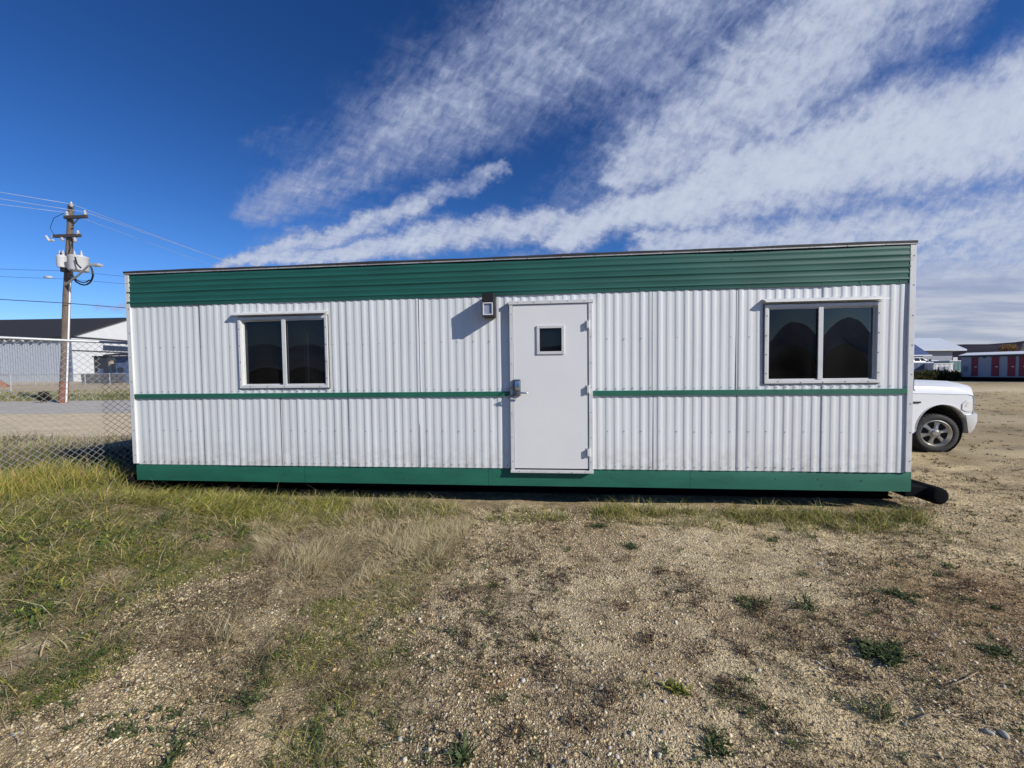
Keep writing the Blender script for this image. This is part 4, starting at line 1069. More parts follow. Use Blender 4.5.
    for y_ in (-1.01, -.985, -.93, -.85, -.7, -.5, -.25, 0, .25, .5, .7, .85, .93, .985, 1.01):
        xo = .755+.40*max(0, 1-abs(y_/1.01)**2.4)-(.03 if abs(y_) > 1. else 0); e = .02 if abs(y_) > 1. else 0
        rings.append([(.52, y_, .80-e), (xo-.02, y_, .82-e), (xo, y_, .79-e), (xo+.005, y_, .66), (xo-.05, y_, .50), (xo-.13, y_, .40+e), (.58, y_, .40+e)])
    mb.loft(rings); mb.build('bumper', M['chrome'], T, smooth=40)
    mb = MB(); mb.box(-5.20, -5.05, -.95, .95, .50, .70, 0, .03); mb.build('bumper', M['chrome'], T)
    # grille and lamps
    mb = MB()
    for y_ in (-.34, .34): mb.box(.88, 1.03, y_-.28, y_+.28, .88, 1.10, 0, .02)
    mb.build('grille', M['well'], T)
    for sy in (-1, 1):
        mb = MB(); xs2 = [(.50, .90), (.505, 1.02), (.60, 1.09), (.70, 1.08), (.72, .92), (.70, .855), (.60, .86)]
        o0 = [(x_-.02, sy*.94, z_) for x_, z_ in xs2]
        def fx(x_, y_): return x_+.18*(1-(y_)**2)
        xs2 = [(x_-.052, z_) for x_, z_ in xs2]; ringA = [(x_, sy*.999, z_) for x_, z_ in xs2]; ringB = [(x_+.115, sy*.88, z_) for x_, z_ in xs2]; ringC = [(x_+.245, sy*.66, z_) for x_, z_ in xs2]
        mb.loft([ringA, ringB, ringC]); hl = mb.build('headlight', M['headlight'], T, smooth=40)
        mb = MB(); mb.add([(.50, sy*1.004, .985), (.56, sy*1.004, 1.055), (.595, sy*1.004, 1.035), (.535, sy*1.004, .955)], [(0, 1, 2, 3)]); mb.build('marker_lens', M['amber'], hl)
        mb = MB(); mb.box(-.66, -.42, sy*1.0, sy*1.006, 1.045, 1.08, 0); mb.build('badge', M['well'], T)
        mb = MB(); mb.box(-.98, -.78, sy*1.0, sy*1.22, 1.34, 1.60, 0, .03); mb.box(-.94, -.86, sy*.93, sy*1.02, 1.30, 1.38); mb.build('mirror', M['well'], T)
    mb = MB(); mb.tube([(-.47, -.90, 1.27), (-.50, -.90, 1.36)], [.045, .012], 8); mb.tube([(-.50, -.90, 1.35), (-.53, -.90, 2.05)], .004, 5); mb.build('antenna', M['cable'], T)
    # wheels
    for cx0 in (0, RW):
        for sy in (-1, 1):
            mb = MB()
            tp = [(.27, .085), (.285, .102), (.31, .116), (.355, .115), (.385, .098), (.398, .08), (.400, 0), (.398, -.08), (.385, -.12), (.34, -.135), (.25, -.13), (.23, -.10)]
            mb.lathe([(r_, sy*h_) for r_, h_ in tp], 40, 'y', (0, 0, 0))
            for k in range(40):
                a = 2*math.pi*k/40
                for row in (-.05, .05):
                    c_ = Vector((.402*math.cos(a+row), row*1.15, .402*math.sin(a+row))); tv = Vector((-math.sin(a), 0, math.cos(a))); rv = Vector((math.cos(a), 0, math.sin(a)))
                    pts = [c_+tv*sx*.019+Vector((0, sy2*.030, 0)) for sx, sy2 in ((-1, -1), (1, -1), (1, 1), (-1, 1))]
                    mb.loft([[tuple(p-rv*.01) for p in pts], [tuple(p+rv*.006) for p in pts]])
            wheel = mb.build('wheel', M['rubber'], T, smooth=35)
            wheel.location = (cx0, sy*.845, .40); wheel.rotation_euler = (0, 0, R(-13) if cx0 == 0 else 0)
            mb = MB()
            mb.lathe([(.272, sy*.086), (.280, sy*.104), (.268, sy*.108), (.250, sy*.085), (.232, sy*.055)], 36, 'y', (0, 0, 0))
            mb.lathe([(.0, sy*.108), (.052, sy*.106), (.062, sy*.098), (.066, sy*.072), (.10, sy*.066), (.105, sy*.05)], 24, 'y', (0, 0, 0))
            for k in range(6):
                a = 2*math.pi*(k+.25)/6; rv = Vector((math.cos(a), 0, math.sin(a))); tv = Vector((-math.sin(a), 0, math.cos(a))); c0 = Vector((0, 0, 0))
                R1 = [c0+rv*.085+tv*s_*.034+Vector((0, sy*h_, 0)) for s_, h_ in ((-1, .045), (-.7, .076), (.7, .076), (1, .045))]
                R2 = [c0+rv*.165+tv*s_*.036+Vector((0, sy*h_, 0)) for s_, h_ in ((-1, .045), (-.6, .070), (.6, .070), (1, .045))]
                R3 = [c0+rv*.250+tv*s_*.062+Vector((0, sy*h_, 0)) for s_, h_ in ((-1, .045), (-.7, .060), (.7, .060), (1, .045))]
                mb.loft([[tuple(p) for p in q] for q in (R1, R2, R3)])
            mb.build('rim', M['rim'], wheel, smooth=35)
            mb = MB(); mb.lathe([(0, sy*.03), (.24, sy*.032), (.255, sy*.05)], 30, 'y', (0, 0, 0)); mb.build('brake', M['well'], wheel)
    return T
TX = at(938, 433, 8.0)[0]
tzg = hz1(TX, 8.1)
truck = pickup('white pickup truck parked behind the trailer, front wheel and bonnet showing', (TX, 8.96, tzg))
def copy_tree(o, parent=None):
    c_ = o.copy(); COL.objects.link(c_)
    if parent: c_.parent = parent
    for ch in list(o.children): copy_tree(ch, c_)
    return c_
tk2 = copy_tree(truck); tk2.location = (at(924, 372, 57)[0]+1.4, 57.8, at(924, 357.2, 57)[2]-1.92); tk2['label'] = 'distant white pickup truck seen over the blue container'

# ------------------------------------------------------------------ vegetation
def blades(base, h, wd, az, bend, col, tip=None, rs=rng):
    Nn = len(h); t = np.array([0, .35, .7, 1.])
    side = rs.uniform(0, 2*np.pi, Nn); S = np.stack([np.cos(side), np.sin(side), np.zeros(Nn)], 1)
    D = np.stack([np.cos(az), np.sin(az), np.zeros(Nn)], 1)
    V = np.zeros((Nn, 7, 3), np.float32); C = np.zeros((Nn, 7, 3), np.float32)
    tip = col if tip is None else tip
    ww = [1., .85, .5, 0]
    for j in range(4):
        tt = t[j]
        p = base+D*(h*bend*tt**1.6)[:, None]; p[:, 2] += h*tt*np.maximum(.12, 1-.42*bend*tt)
        c = col*(1-tt)+tip*tt; c = c*(.55+.45*min(1, tt*2))  # each blade darkened towards its root, shading put into the colour
        if j < 3:
            V[:, 2*j] = p-S*(wd*ww[j])[:, None]; V[:, 2*j+1] = p+S*(wd*ww[j])[:, None]; C[:, 2*j] = c; C[:, 2*j+1] = c
        else: V[:, 6] = p; C[:, 6] = c
    f = np.array([(0, 1, 3), (0, 3, 2), (2, 3, 5), (2, 5, 4), (4, 5, 6)])
    T = (np.arange(Nn)[:, None, None]*7+f[None]).reshape(-1, 3)
    return V.reshape(-1, 3), T, C.reshape(-1, 3)
def merge(parts):
    V, T, C = [], [], []; o = 0
    for v, t, c in parts: V.append(v); T.append(t+o); C.append(c); o += len(v)
    return np.concatenate(V), np.concatenate(T), np.concatenate(C)
def pal(cols, n, wts=None, jit=.25):
    cols = np.array(cols); i = rng.choice(len(cols), n, p=wts); return cols[i]*(1+rng.uniform(-jit, jit, (n, 1)))
def scatter(n, x0, x1, y0, y1, dens):
    out = []; tot_ = 0
    while tot_ < n:
        x_ = rng.uniform(x0, x1, n*2); y_ = rng.uniform(y0, y1, n*2); k = rng.uniform(0, 1, n*2) < dens(x_, y_)
        out.append(np.stack([x_[k], y_[k]], 1)); tot_ += k.sum()
        if len(out) > 40: break
    return np.concatenate(out)[:n]
def b3(xy, sink=.006): return np.concatenate([xy, (hz(xy[:, 0], xy[:, 1])-sink)[:, None]], 1)
# never inside the trailer footprint
cy_, sy_ = math.cos(.092), math.sin(.092)
def intr(x_, y_):
    u = (x_+5.1711)*cy_-(y_-5.2368)*sy_; v = (x_+5.1711)*sy_+(y_-5.2368)*cy_
    return u, v
def outside(x_, y_, m=0.03):
    u, v = intr(x_, y_); return ~((u > -.06) & (u < LEN+.06) & (v > -m) & (v < DEP+.1))
GREEN = [(.13, .20, .035), (.20, .26, .05), (.08, .145, .035), (.30, .31, .07)]
YEL = [(.56, .48, .10), (.64, .53, .15), (.42, .42, .085)]
STRAW = [(.58, .48, .27), (.66, .57, .36), (.47, .38, .20), (.38, .29, .15)]
BROWN = [(.17, .12, .075), (.22, .155, .10), (.13, .09, .065), (.27, .20, .12)]

gparts = []
# lush bank on the left
d_l = lambda x_, y_: inpoly(x_, y_, LUSH)*outside(x_, y_)*(.05+.95*sm(fbm(x_, y_, .45, 4, 101), .42, .60))
xy = scatter(31000, -9, -1.2, 2.0, 7., d_l); n = len(xy)
gsel = sm(fbm(xy[:, 0], xy[:, 1], .8, 3, 111)+.22*sm(-xy[:, 0]-.55*xy[:, 1], -.2, 1.2), .42, .66)
colg = pal(GREEN, n); coly = pal(YEL+STRAW+STRAW[2:], n); pick = rng.uniform(0, 1, n) < (gsel*.50+.03); col = np.where(pick[:, None], colg, coly)
hh = rng.uniform(.04, .16, n)*(1+.7*sm(-xy[:, 0], 3.4, 5.)*sm(xy[:, 1], 3., 4.)*(1-sm(xy[:, 1], 4.6, 5.2)))*(.45+1.1*vnoise(xy[:, 0], xy[:, 1], .4, 131))
az = 2*np.pi*vnoise(xy[:, 0], xy[:, 1], .35, 120)*2+rng.normal(0, 1.1, n)
hh = hh*(1-.65*sm(xy[:, 1], 4.4, 5.0)*(xy[:, 0] > -6.3))
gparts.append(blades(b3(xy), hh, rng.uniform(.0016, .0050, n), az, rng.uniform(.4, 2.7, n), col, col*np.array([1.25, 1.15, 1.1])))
# tall straw stems with seed heads standing in it
xy = scatter(750, -8, -1.4, 2.4, 5.2, lambda x_, y_: inpoly(x_, y_, LUSH)*outside(x_, y_)); n = len(xy)
gparts.append(blades(b3(xy), rng.uniform(.14, .40, n), rng.uniform(.0012, .0022, n), rng.uniform(0, 6.28, n), rng.uniform(.3, 1.9, n), pal(STRAW, n)))
# straw tufts with seed heads, and knocked-down stems
tf = []; th_ = []
for k in range(46):
    px_ = rng.uniform(-40, 330); py_ = rng.uniform(478, 640); x_, y_ = gnd(px_, py_)
    if not (inpoly(np.array([x_]), np.array([y_]), LUSH)[0] and outside(np.array([x_]), np.array([y_]))[0]): continue
    m_ = int(rng.integers(18, 85)); tf.append(np.stack([rng.normal(x_, .05, m_), rng.normal(y_, .04, m_)], 1)); th_.append(np.full(m_, rng.uniform(.09, .30)))
xy = np.concatenate(tf); hh2 = np.concatenate(th_); n = len(xy)
gparts.append(blades(b3(xy), hh2*rng.uniform(.5, 1.1, n), rng.uniform(.0012, .0030, n), rng.normal(-.5, 1.2, n), rng.uniform(.3, 2.4, n), pal(STRAW+YEL[:2], n)))
xy = scatter(5200, -9, -1.2, 2.0, 6., lambda x_, y_: inpoly(x_, y_, LUSH)*outside(x_, y_)); n = len(xy)
gparts.append(blades(b3(xy, -.01), rng.uniform(.03, .10, n), rng.uniform(.0010, .0022, n), rng.uniform(0, 6.28, n), rng.uniform(2., 4., n), pal(STRAW+BROWN[3:], n)))
# tall rank grass along the fence line
fdn = (fd.x, fd.y)
def fdist(x_, y_): return (x_-F0.x)*fdn[1]-(y_-F0.y)*fdn[0]
xy = scatter(15000, -8.5, -4.6, 2.6, 5.9, lambda x_, y_: outside(x_, y_)*(1-sm(y_, 5.35, 5.75))*np.exp(-((fdist(x_, y_)-.40)/.50)**2)*(.35+.65*sm(fbm(x_, y_, .5, 3, 201), .3, .55))); n = len(xy)
col = np.where((rng.uniform(0, 1, n) < .5)[:, None], pal(GREEN, n), pal(YEL+STRAW[2:3], n))
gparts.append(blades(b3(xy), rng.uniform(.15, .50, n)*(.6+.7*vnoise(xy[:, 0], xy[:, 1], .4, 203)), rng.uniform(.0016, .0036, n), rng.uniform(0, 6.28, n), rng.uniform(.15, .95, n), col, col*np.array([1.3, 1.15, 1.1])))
# yellow-green tuft line against the trailer, left third
d_f = lambda x_, y_: (lambda u, v: ((u > -.3) & (u < 3.2) & (v < .02) & (v > -.75)))(*intr(x_, y_))*outside(x_, y_)*sm(fbm(x_, y_, .4, 3, 141), .3, .6)
xy = scatter(10000, -6, -1.5, 4, 6, d_f); n = len(xy)
col = np.where((rng.uniform(0, 1, n) < .55)[:, None], pal(YEL, n), pal(GREEN+STRAW[:1], n))
gparts.append(blades(b3(xy), rng.uniform(.08, .24, n), rng.uniform(.0018, .004, n), rng.normal(-.6, 1.1, n), rng.uniform(.4, 1.5, n), col))
# short green shoots in drifts over the lower left
xy = scatter(17000, -4.2, -.1, 1.3, 4.4, lambda x_, y_: outside(x_, y_)*sm(-x_-.10*y_, -.2, 1.2)*sm(fbm(x_, y_, .42, 4, 211), .47, .64)); n = len(xy)
gparts.append(blades(b3(xy), rng.uniform(.02, .085, n), rng.uniform(.0010, .0024, n), rng.uniform(0, 6.28, n), rng.uniform(.3, 1.8, n), np.where((rng.uniform(0, 1, n) < .7)[:, None], pal(GREEN, n), pal(YEL, n))))
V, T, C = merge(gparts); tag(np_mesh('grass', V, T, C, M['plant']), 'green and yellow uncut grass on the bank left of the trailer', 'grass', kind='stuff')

gparts = []
# brown weeds behind the fence
xy = scatter(10000, -20, -4.6, 5.2, 10.4, lambda x_, y_: outside(x_, y_, .3)*(x_ < -4.9)*(.35+.65*sm(fbm(x_, y_, 1., 3, 151), .35, .6))); n = len(xy)
col = np.where((rng.uniform(0, 1, n) < .68)[:, None], pal(BROWN[1:]+STRAW[2:], n), pal(GREEN[:3]+YEL[2:], n))
gparts.append(blades(b3(xy), rng.uniform(.12, .42, n), rng.uniform(.003, .007, n), rng.uniform(0, 6.28, n), rng.uniform(.1, .9, n), col))
tag(np_mesh('weeds', *gparts[0], M['dryplant']), 'brownish tall weeds growing behind the chain link fence', 'weeds', kind='stuff')

xy = scatter(9000, -9.5, -4.9, 5.1, 9.5, lambda x_, y_: outside(x_, y_, .3)*(fdist(x_, y_) > -3.2)*(.4+.6*sm(fbm(x_, y_, .6, 3, 153), .3, .55))); n = len(xy)
wd_ = blades(b3(xy), rng.uniform(.10, .34, n), rng.uniform(.004, .009, n), rng.uniform(0, 6.28, n), rng.uniform(.2, 1.2, n), pal([(.04, .065, .025), (.06, .08, .03), (.09, .08, .045)], n))  # leaf greens darkened to deepen the trailer's shadow here
tag(np_mesh('weeds', *wd_, M['plant']), 'dark green rank weeds at the left end of the trailer, shade deepened in their colour', 'weeds', kind='stuff')
# verge beyond the road
xy = scatter(13000, -60, -9, 26, 38, lambda x_, y_: .4+.6*sm(fbm(x_, y_, 3., 3, 161), .35, .6)); n = len(xy)
col = np.where((rng.uniform(0, 1, n) < .6)[:, None], pal(GREEN, n), pal(STRAW, n))
v_, t_, c_ = blades(b3(xy), rng.uniform(.08, .24, n), rng.uniform(.012, .03, n), rng.uniform(0, 6.28, n), rng.uniform(.2, 1., n), col)
tag(np_mesh('grass', v_, t_, c_, M['plant']), 'grass verge on the far side of the road', 'grass verge', kind='stuff')

# dry blond grass
gparts = []
d_d = lambda x_, y_: outside(x_, y_)*inpoly(x_, y_, DRY)*(.12+.88*sm(fbm(x_, y_, .35, 3, 171), .40, .62))
xy = scatter(13000, -3.2, .4, 2.8, 5.3, d_d); n = len(xy)
az = 2*np.pi*vnoise(xy[:, 0], xy[:, 1], .5, 175)*2+rng.normal(0, .7, n)
gparts.append(blades(b3(xy), rng.uniform(.05, .20, n), rng.uniform(.0010, .0022, n), az, rng.uniform(.4, 1.7, n), pal(STRAW, n), pal(STRAW[:2], n)))
# sparse straw and litter over the left half and thinly elsewhere
d_s = lambda x_, y_: outside(x_, y_)*(.10+.9*sm(-x_, .2, 1.8))*sm(fbm(x_, y_, .3, 3, 181), .42, .7)
xy = scatter(26000, -4.5, 3.5, 1.35, 5.2, d_s); n = len(xy)
gparts.append(blades(b3(xy, .0), rng.uniform(.02, .11, n), rng.uniform(.0008, .0018, n), rng.uniform(0, 6.28, n), rng.uniform(.7, 2.4, n), pal(STRAW+BROWN, n)))
# flat dead stems
xy = scatter(13000, -4., 5., 1.4, 5.2, lambda x_, y_: outside(x_, y_)*(.25+.75*sm(fbm(x_, y_, .35, 3, 191), .45, .65))); n = len(xy)
gparts.append(blades(b3(xy, -.002), rng.uniform(.012, .045, n), rng.uniform(.0008, .0016, n), rng.uniform(0, 6.28, n), rng.uniform(2.2, 4.5, n), pal(BROWN+STRAW, n)))
# tufts at the foot of the wall
ft = []
for k in range(330):
    u = rng.uniform(1.2, 9.8); v = -abs(rng.normal(.20, .20))-.02
    if 4.55 < u < 6.1 and rng.uniform() < .85: continue
    x_ = -5.1711+u*cy_+v*sy_; y_ = 5.2368-u*sy_+v*cy_; m_ = int(rng.integers(12, 60)); ft.append(np.stack([rng.normal(x_, .07, m_), rng.normal(y_, .05, m_)], 1))
xy = np.concatenate(ft); n = len(xy); col = np.where((rng.uniform(0, 1, n) < .45)[:, None], pal(GREEN, n), pal(STRAW+YEL, n))
gparts.append(blades(b3(xy), rng.uniform(.04, .23, n), rng.uniform(.0014, .0034, n), rng.uniform(0, 6.28, n), rng.uniform(.3, 1.4, n), col))
for (px_, py_, m_, hmax, sp_) in ((310, 575, 420, .26, .09), (345, 545, 380, .24, .12), (500, 500, 160, .26, .05), (688, 508, 200, .24, .05), (225, 640, 120, .24, .05), (365, 512, 160, .25, .06), (560, 470+35, 20, .3, .1), (620, 506, 14, .32, .04), (895, 515, 160, .2, .08)):
    cx_, cy2 = gnd(px_, py_); xy = np.stack([rng.normal(cx_, sp_, m_), rng.normal(cy2, sp_*.7, m_)], 1); xy = xy[outside(xy[:, 0], xy[:, 1], .02)]; m_ = len(xy)
    gparts.append(blades(b3(xy), rng.uniform(.4*hmax, hmax, m_), rng.uniform(.001, .0024, m_), rng.normal(.4, 1.2, m_), rng.uniform(.2, 1.2, m_), pal(STRAW, m_)))
V, T, C = merge(gparts); tag(np_mesh('dry_grass', V, T, C, M['dryplant']), 'dry straw coloured grass and stems scattered over the gravel', 'dry grass', kind='stuff')

# small leafy ground cover and dead reddish-brown creeping plants: mats of tiny leaves
def leafmat(cx, cy, rx, ry, n, h, size, cols, rs=rng):
    # a loose plant: a handful of uneven sprigs, each a little spray of leaves, with bare ground between them
    k = max(2, int(n/20)); sx_ = rs.standard_t(3, k)*.55*rx; sy2_ = rs.standard_t(3, k)*.55*ry
    th_ = rs.uniform(0, 3.14); el = rs.uniform(.5, 1.0)
    px2 = sx_*math.cos(th_)-sy2_*math.sin(th_)*el; py2 = sx_*math.sin(th_)*el+sy2_*math.cos(th_)*.8
    m_ = rs.integers(4, 14, k); i_ = np.repeat(np.arange(k), m_); n = len(i_)
    a = rs.uniform(0, 2*np.pi, n); r_ = np.abs(rs.normal(0, 1, n))*size*.8
    xy = np.stack([cx+px2[i_]+r_*np.cos(a), cy+py2[i_]+r_*np.sin(a)], 1)
    b = b3(xy, .0); b[:, 2] += rs.uniform(0, h*.6, n)
    hh_ = rs.uniform(.4, 1.4, n)*size
    return blades(b, hh_, hh_*rs.uniform(.06, .2, n), a+rs.normal(0, .8, n), rs.uniform(.3, 2.0, n), pal(cols, n, jit=.4), rs=rs)
WGREEN = [(.095, .14, .045), (.12, .165, .06), (.16, .19, .085), (.075, .11, .045)]
MAROON = [(.13, .065, .05), (.10, .06, .05), (.17, .115, .08), (.09, .065, .05)]
parts_ = []
for (px_, py_, r_) in ((540, 665, .17), (515, 735, .12), (500, 622, .17), (455, 597, .24), (470, 640, .12), (620, 610, .11), (645, 640, .13), (700, 650, .17), (660, 572, .12), (735, 692, .16), (800, 640, .17), (745, 650, .12), (845, 672, .12), (560, 578, .14), (430, 545, .22), (580, 725, .10), (390, 530, .22), (610, 700, .09), (930, 705, .12), (760, 610, .16), (690, 590, .12), (870, 600, .16), (520, 560, .12), (350, 690, .12), (780, 720, .12), (840, 560, .2), (960, 590, .2)):
    cx_, cy2 = gnd(px_, py_); parts_.append(leafmat(cx_, cy2, r_, r_*.6, int(520*r_/.15), .035, .022, MAROON+BROWN))
for k in range(200):
    y_ = 1.5*np.exp(rng.uniform(0, 1.25)); x_ = rng.uniform(-1.3, 1.35)*y_
    if not outside(np.array([x_]), np.array([y_]))[0]: continue
    r_ = rng.uniform(.02, .10); parts_.append(leafmat(x_, y_, r_, r_*.7, int(30+500*r_), .025, rng.uniform(.012, .024), [MAROON+BROWN, WGREEN, BROWN+STRAW[2:]][int(rng.choice(3, p=[.5, .28, .22]))]))
for k in range(330):                  # far tufts in the yard on the right
    y_ = rng.uniform(4.6, 24); x_ = rng.uniform(.95, 1.5)*y_
    if not outside(np.array([x_]), np.array([y_]))[0]: continue
    r_ = rng.uniform(.05, .2); parts_.append(leafmat(x_, y_, r_*1.5, r_*.6, int(60+300*r_), .02, .035, BROWN+WGREEN[2:3]+STRAW[3:]))
dn = lambda x_, y_: outside(x_, y_)*(.08+.92*sm(fbm(x_, y_, .6, 5, 401)+.05*sm(x_, .2, 1.2)*(1-sm(y_, 2.8, 4.)), .43, .60))*(1-.7*inpoly(x_, y_, LUSH))
yy = 1.35*np.exp(rng.uniform(0, 1.5, 70000)); xx = rng.uniform(-1.35, 1.45, 70000)*yy; kk = rng.uniform(0, 1, 70000) < dn(xx, yy); sx4, sy4 = xx[kk][:11500], yy[kk][:11500]
mm_ = rng.integers(3, 11, len(sx4)); ii_ = np.repeat(np.arange(len(sx4)), mm_); nn_ = len(ii_); sz_ = (rng.uniform(.006, .024, len(sx4))*np.clip(sy4/2.4, .7, 1.5))[ii_]
aa_ = rng.uniform(0, 6.28, nn_); rr_ = np.abs(rng.normal(0, 1, nn_))*sz_*.7; bx_ = np.stack([sx4[ii_]+rr_*np.cos(aa_), sy4[ii_]+rr_*np.sin(aa_)], 1)
kind_ = np.where(fbm(sx4, sy4, .8, 3, 411) > .5, 0, 1)+np.where(rng.uniform(0, 1, len(sx4)) < .3, 2, 0)
cc_ = np.where((kind_[ii_] == 0)[:, None], pal(MAROON+BROWN, nn_, jit=.4), np.where((kind_[ii_] == 1)[:, None], pal(BROWN+STRAW[2:], nn_, jit=.4), pal(WGREEN+BROWN[:1], nn_, jit=.4)))
parts_.append(blades(b3(bx_, .0), sz_*rng.uniform(.6, 1.6, nn_), sz_*rng.uniform(.05, .16, nn_), aa_+rng.normal(0, .8, nn_), rng.uniform(.4, 2.2, nn_), cc_))
for k in range(190):                  # small green rosettes and tufts, unevenly strewn
    y_ = 1.6*np.exp(rng.uniform(0, 1.1)); x_ = rng.uniform(-.5, 1.4)*y_
    if not outside(np.array([x_]), np.array([y_]))[0] or fbm(np.array([x_]), np.array([y_]), .9, 3, 431)[0] < .45: continue
    parts_.append(leafmat(x_, y_, rng.uniform(.02, .10), rng.uniform(.02, .07), int(rng.uniform(40, 170)), .03, rng.uniform(.012, .026), WGREEN+GREEN[:1]))
# under-leaf mat of the lush bank
for k in range(110):
    px_ = rng.uniform(-60, 320); py_ = rng.uniform(500, 640); x_, y_ = gnd(px_, py_)
    if inpoly(np.array([x_]), np.array([y_]), LUSH)[0] and outside(np.array([x_]), np.array([y_]))[0]: parts_.append(leafmat(x_, y_, .2, .14, 190, .12, rng.uniform(.025, .05), WGREEN+GREEN[:2]+YEL[2:]))
for (px_, py_, r_) in ((270, 665, .16), (60, 690, .2), (130, 735, .25), (315, 735, .2), (20, 690, .15), (250, 700, .2), (180, 755, .25), (95, 660, .2)):
    cx_, cy2 = gnd(px_, py_); parts_.append(leafmat(cx_, cy2, r_, r_*.6, int(420*r_/.15), .05, .026, WGREEN+GREEN[:1]))
V, T, C = merge(parts_); tag(np_mesh('ground_cover', V, T, C, M['plant']), 'mats of small green and dead reddish-brown creeping plants over the gravel', 'ground cover', kind='stuff')

# individual green weeds one can point to
WEEDS = [(885, 655, .17, 320, .07, 'dark leafy green weed clump, largest in the gravel at lower right'), (632, 549, .09, 150, .05, 'small dark green weed in front of the right door jamb'),
 (600, 527, .09, 140, .05, 'low green weed patch close to the trailer, just right of the door'), (750, 604, .17, 200, .05, 'spreading low green weed midway to the right window'),
 (808, 610, .10, 60, .10, 'dandelion-like weed with long upright pointed leaves'), (905, 598, .15, 180, .05, 'flat green weed between the large clump and the tow pipe'),
 (880, 712, .13, 150, .07, 'grassy weed tuft below the large green clump'), (1000, 655, .10, 130, .05, 'small green weed by the right edge of the orange soil'),
 (775, 541, .10, 100, .04, 'tiny green weed below the right half of the trailer'), (460, 752, .08, 120, .06, 'green weed tuft at the bottom edge left of centre'),
 (678, 690, .07, 120, .05, 'yellowish green weed tuft right of centre near the bottom'), (715, 745, .10, 130, .05, 'dark weed at the bottom edge right of centre'),
 (538, 640, .05, 60, .03, 'very small green weed in the pale gravel near the picture centre'), (985, 605, .12, 110, .04, 'grey-green weed tuft high on the right edge')]
for i, (px_, py_, r_, n, h, lab) in enumerate(WEEDS):
    x_, y_ = gnd(px_, py_); z_ = hz1(x_, y_)
    ks = max(3, int(n/14)); sa3 = rng.uniform(0, 6.28, ks); sr3 = rng.uniform(0, 1, ks)**.6*r_*.8; ii = rng.integers(0, ks, n); nb = n
    off = np.abs(rng.normal(0, .018, nb)); a = rng.uniform(0, 6.28, nb)
    b = np.stack([x_+(sr3*np.cos(sa3))[ii]+off*np.cos(a), y_+(sr3*np.sin(sa3))[ii]*.7+off*np.sin(a), np.zeros(nb)], 1); b[:, 2] = hz(b[:, 0], b[:, 1])-.004+rng.uniform(0, h*.3, nb)
    ln = rng.uniform(.35, 1.15, nb)*(h*.75 if i != 4 else h)
    cols = YEL[2:]+GREEN[1:2]+[(.13, .15, .04)] if i == 10 else WGREEN
    v_, t_, c_ = blades(b, ln, ln*(rng.uniform(.13, .22, nb) if i not in (4, 6) else .05), a+rng.normal(0, .5, nb), rng.uniform(.5, 1.6, nb), pal(cols, nb))
    v_ = v_-np.array([x_, y_, z_]); o = np_mesh('weed', v_, t_, c_, M['plant']); o.location = (x_, y_, z_); tag(o, lab, 'weed', 'green weeds dotted over the gravel')

# shrub by the pole, hedge behind the truck, mound scrub
def crown(c, rx, ry, rz_, n, size, cols):
    u = rng.normal(0, 1, (n, 3)); u /= np.linalg.norm(u, axis=1)[:, None]; r_ = rng.uniform(.35, 1, n)**.5
    lump = .7+.5*vnoise(np.arctan2(u[:, 1], u[:, 0])*2, u[:, 2]*2, .8, 7)
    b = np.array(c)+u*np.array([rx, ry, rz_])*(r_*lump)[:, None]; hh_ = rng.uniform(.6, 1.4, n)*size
    sh_ = (.45+.55*(u[:, 2]*.5+.5))[:, None]  # leaves low on the crown darkened, shade put into their colour
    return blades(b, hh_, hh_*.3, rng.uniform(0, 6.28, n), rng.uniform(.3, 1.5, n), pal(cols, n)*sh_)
c = at(43.5, 401, 24.5); t_ = thing('shrub', 'small dark shrub on the verge left of the utility pole', 'shrub', (c[0], 24.5, hz1(c[0], 24.5)))
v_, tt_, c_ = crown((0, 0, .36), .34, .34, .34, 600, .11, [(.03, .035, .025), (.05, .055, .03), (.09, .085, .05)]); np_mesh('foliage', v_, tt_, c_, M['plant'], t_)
mb = MB(); 
for k in range(7): a = k*.9; mb.tube([(0, 0, -.05), (.15*math.cos(a), .15*math.sin(a), .3), (.28*math.cos(a), .25*math.sin(a), .6)], [.02, .014, .005], 5)
mb.build('stem', M['twig'], t_)
hp = []
for k in range(60):
    x_ = rng.uniform(905, 961); Y = 41.5+rng.uniform(-.5, .8); q = at(x_, 378, Y); top = rng.uniform(.55, 1.15)
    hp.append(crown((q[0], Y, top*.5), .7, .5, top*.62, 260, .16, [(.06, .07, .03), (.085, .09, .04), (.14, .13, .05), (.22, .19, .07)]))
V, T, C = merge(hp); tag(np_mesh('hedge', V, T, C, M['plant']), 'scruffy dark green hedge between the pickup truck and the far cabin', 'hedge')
c = at(1017, 347, 56); t_ = thing('shrub', 'orange-brown autumn shrub on top of the tan mound', 'shrub', (c[0], 57, c[2]-.6))
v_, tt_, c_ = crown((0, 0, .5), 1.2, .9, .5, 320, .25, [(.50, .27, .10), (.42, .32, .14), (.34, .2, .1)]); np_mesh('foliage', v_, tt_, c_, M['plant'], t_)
mb = MB(); mb.tube([(0, 0, -1.5), (0, 0, .6)], .05, 5); mb.build('stem', M['twig'], t_)

# ------------------------------------------------------------------ gravel stones
ico = []
phi = (1+5**.5)/2
for s1 in (-1, 1):
    for s2 in (-phi, phi): ico += [(0, s1, s2), (s1, s2, 0), (s2, 0, s1)]
ico = np.array(ico)/math.sqrt(1+phi*phi)
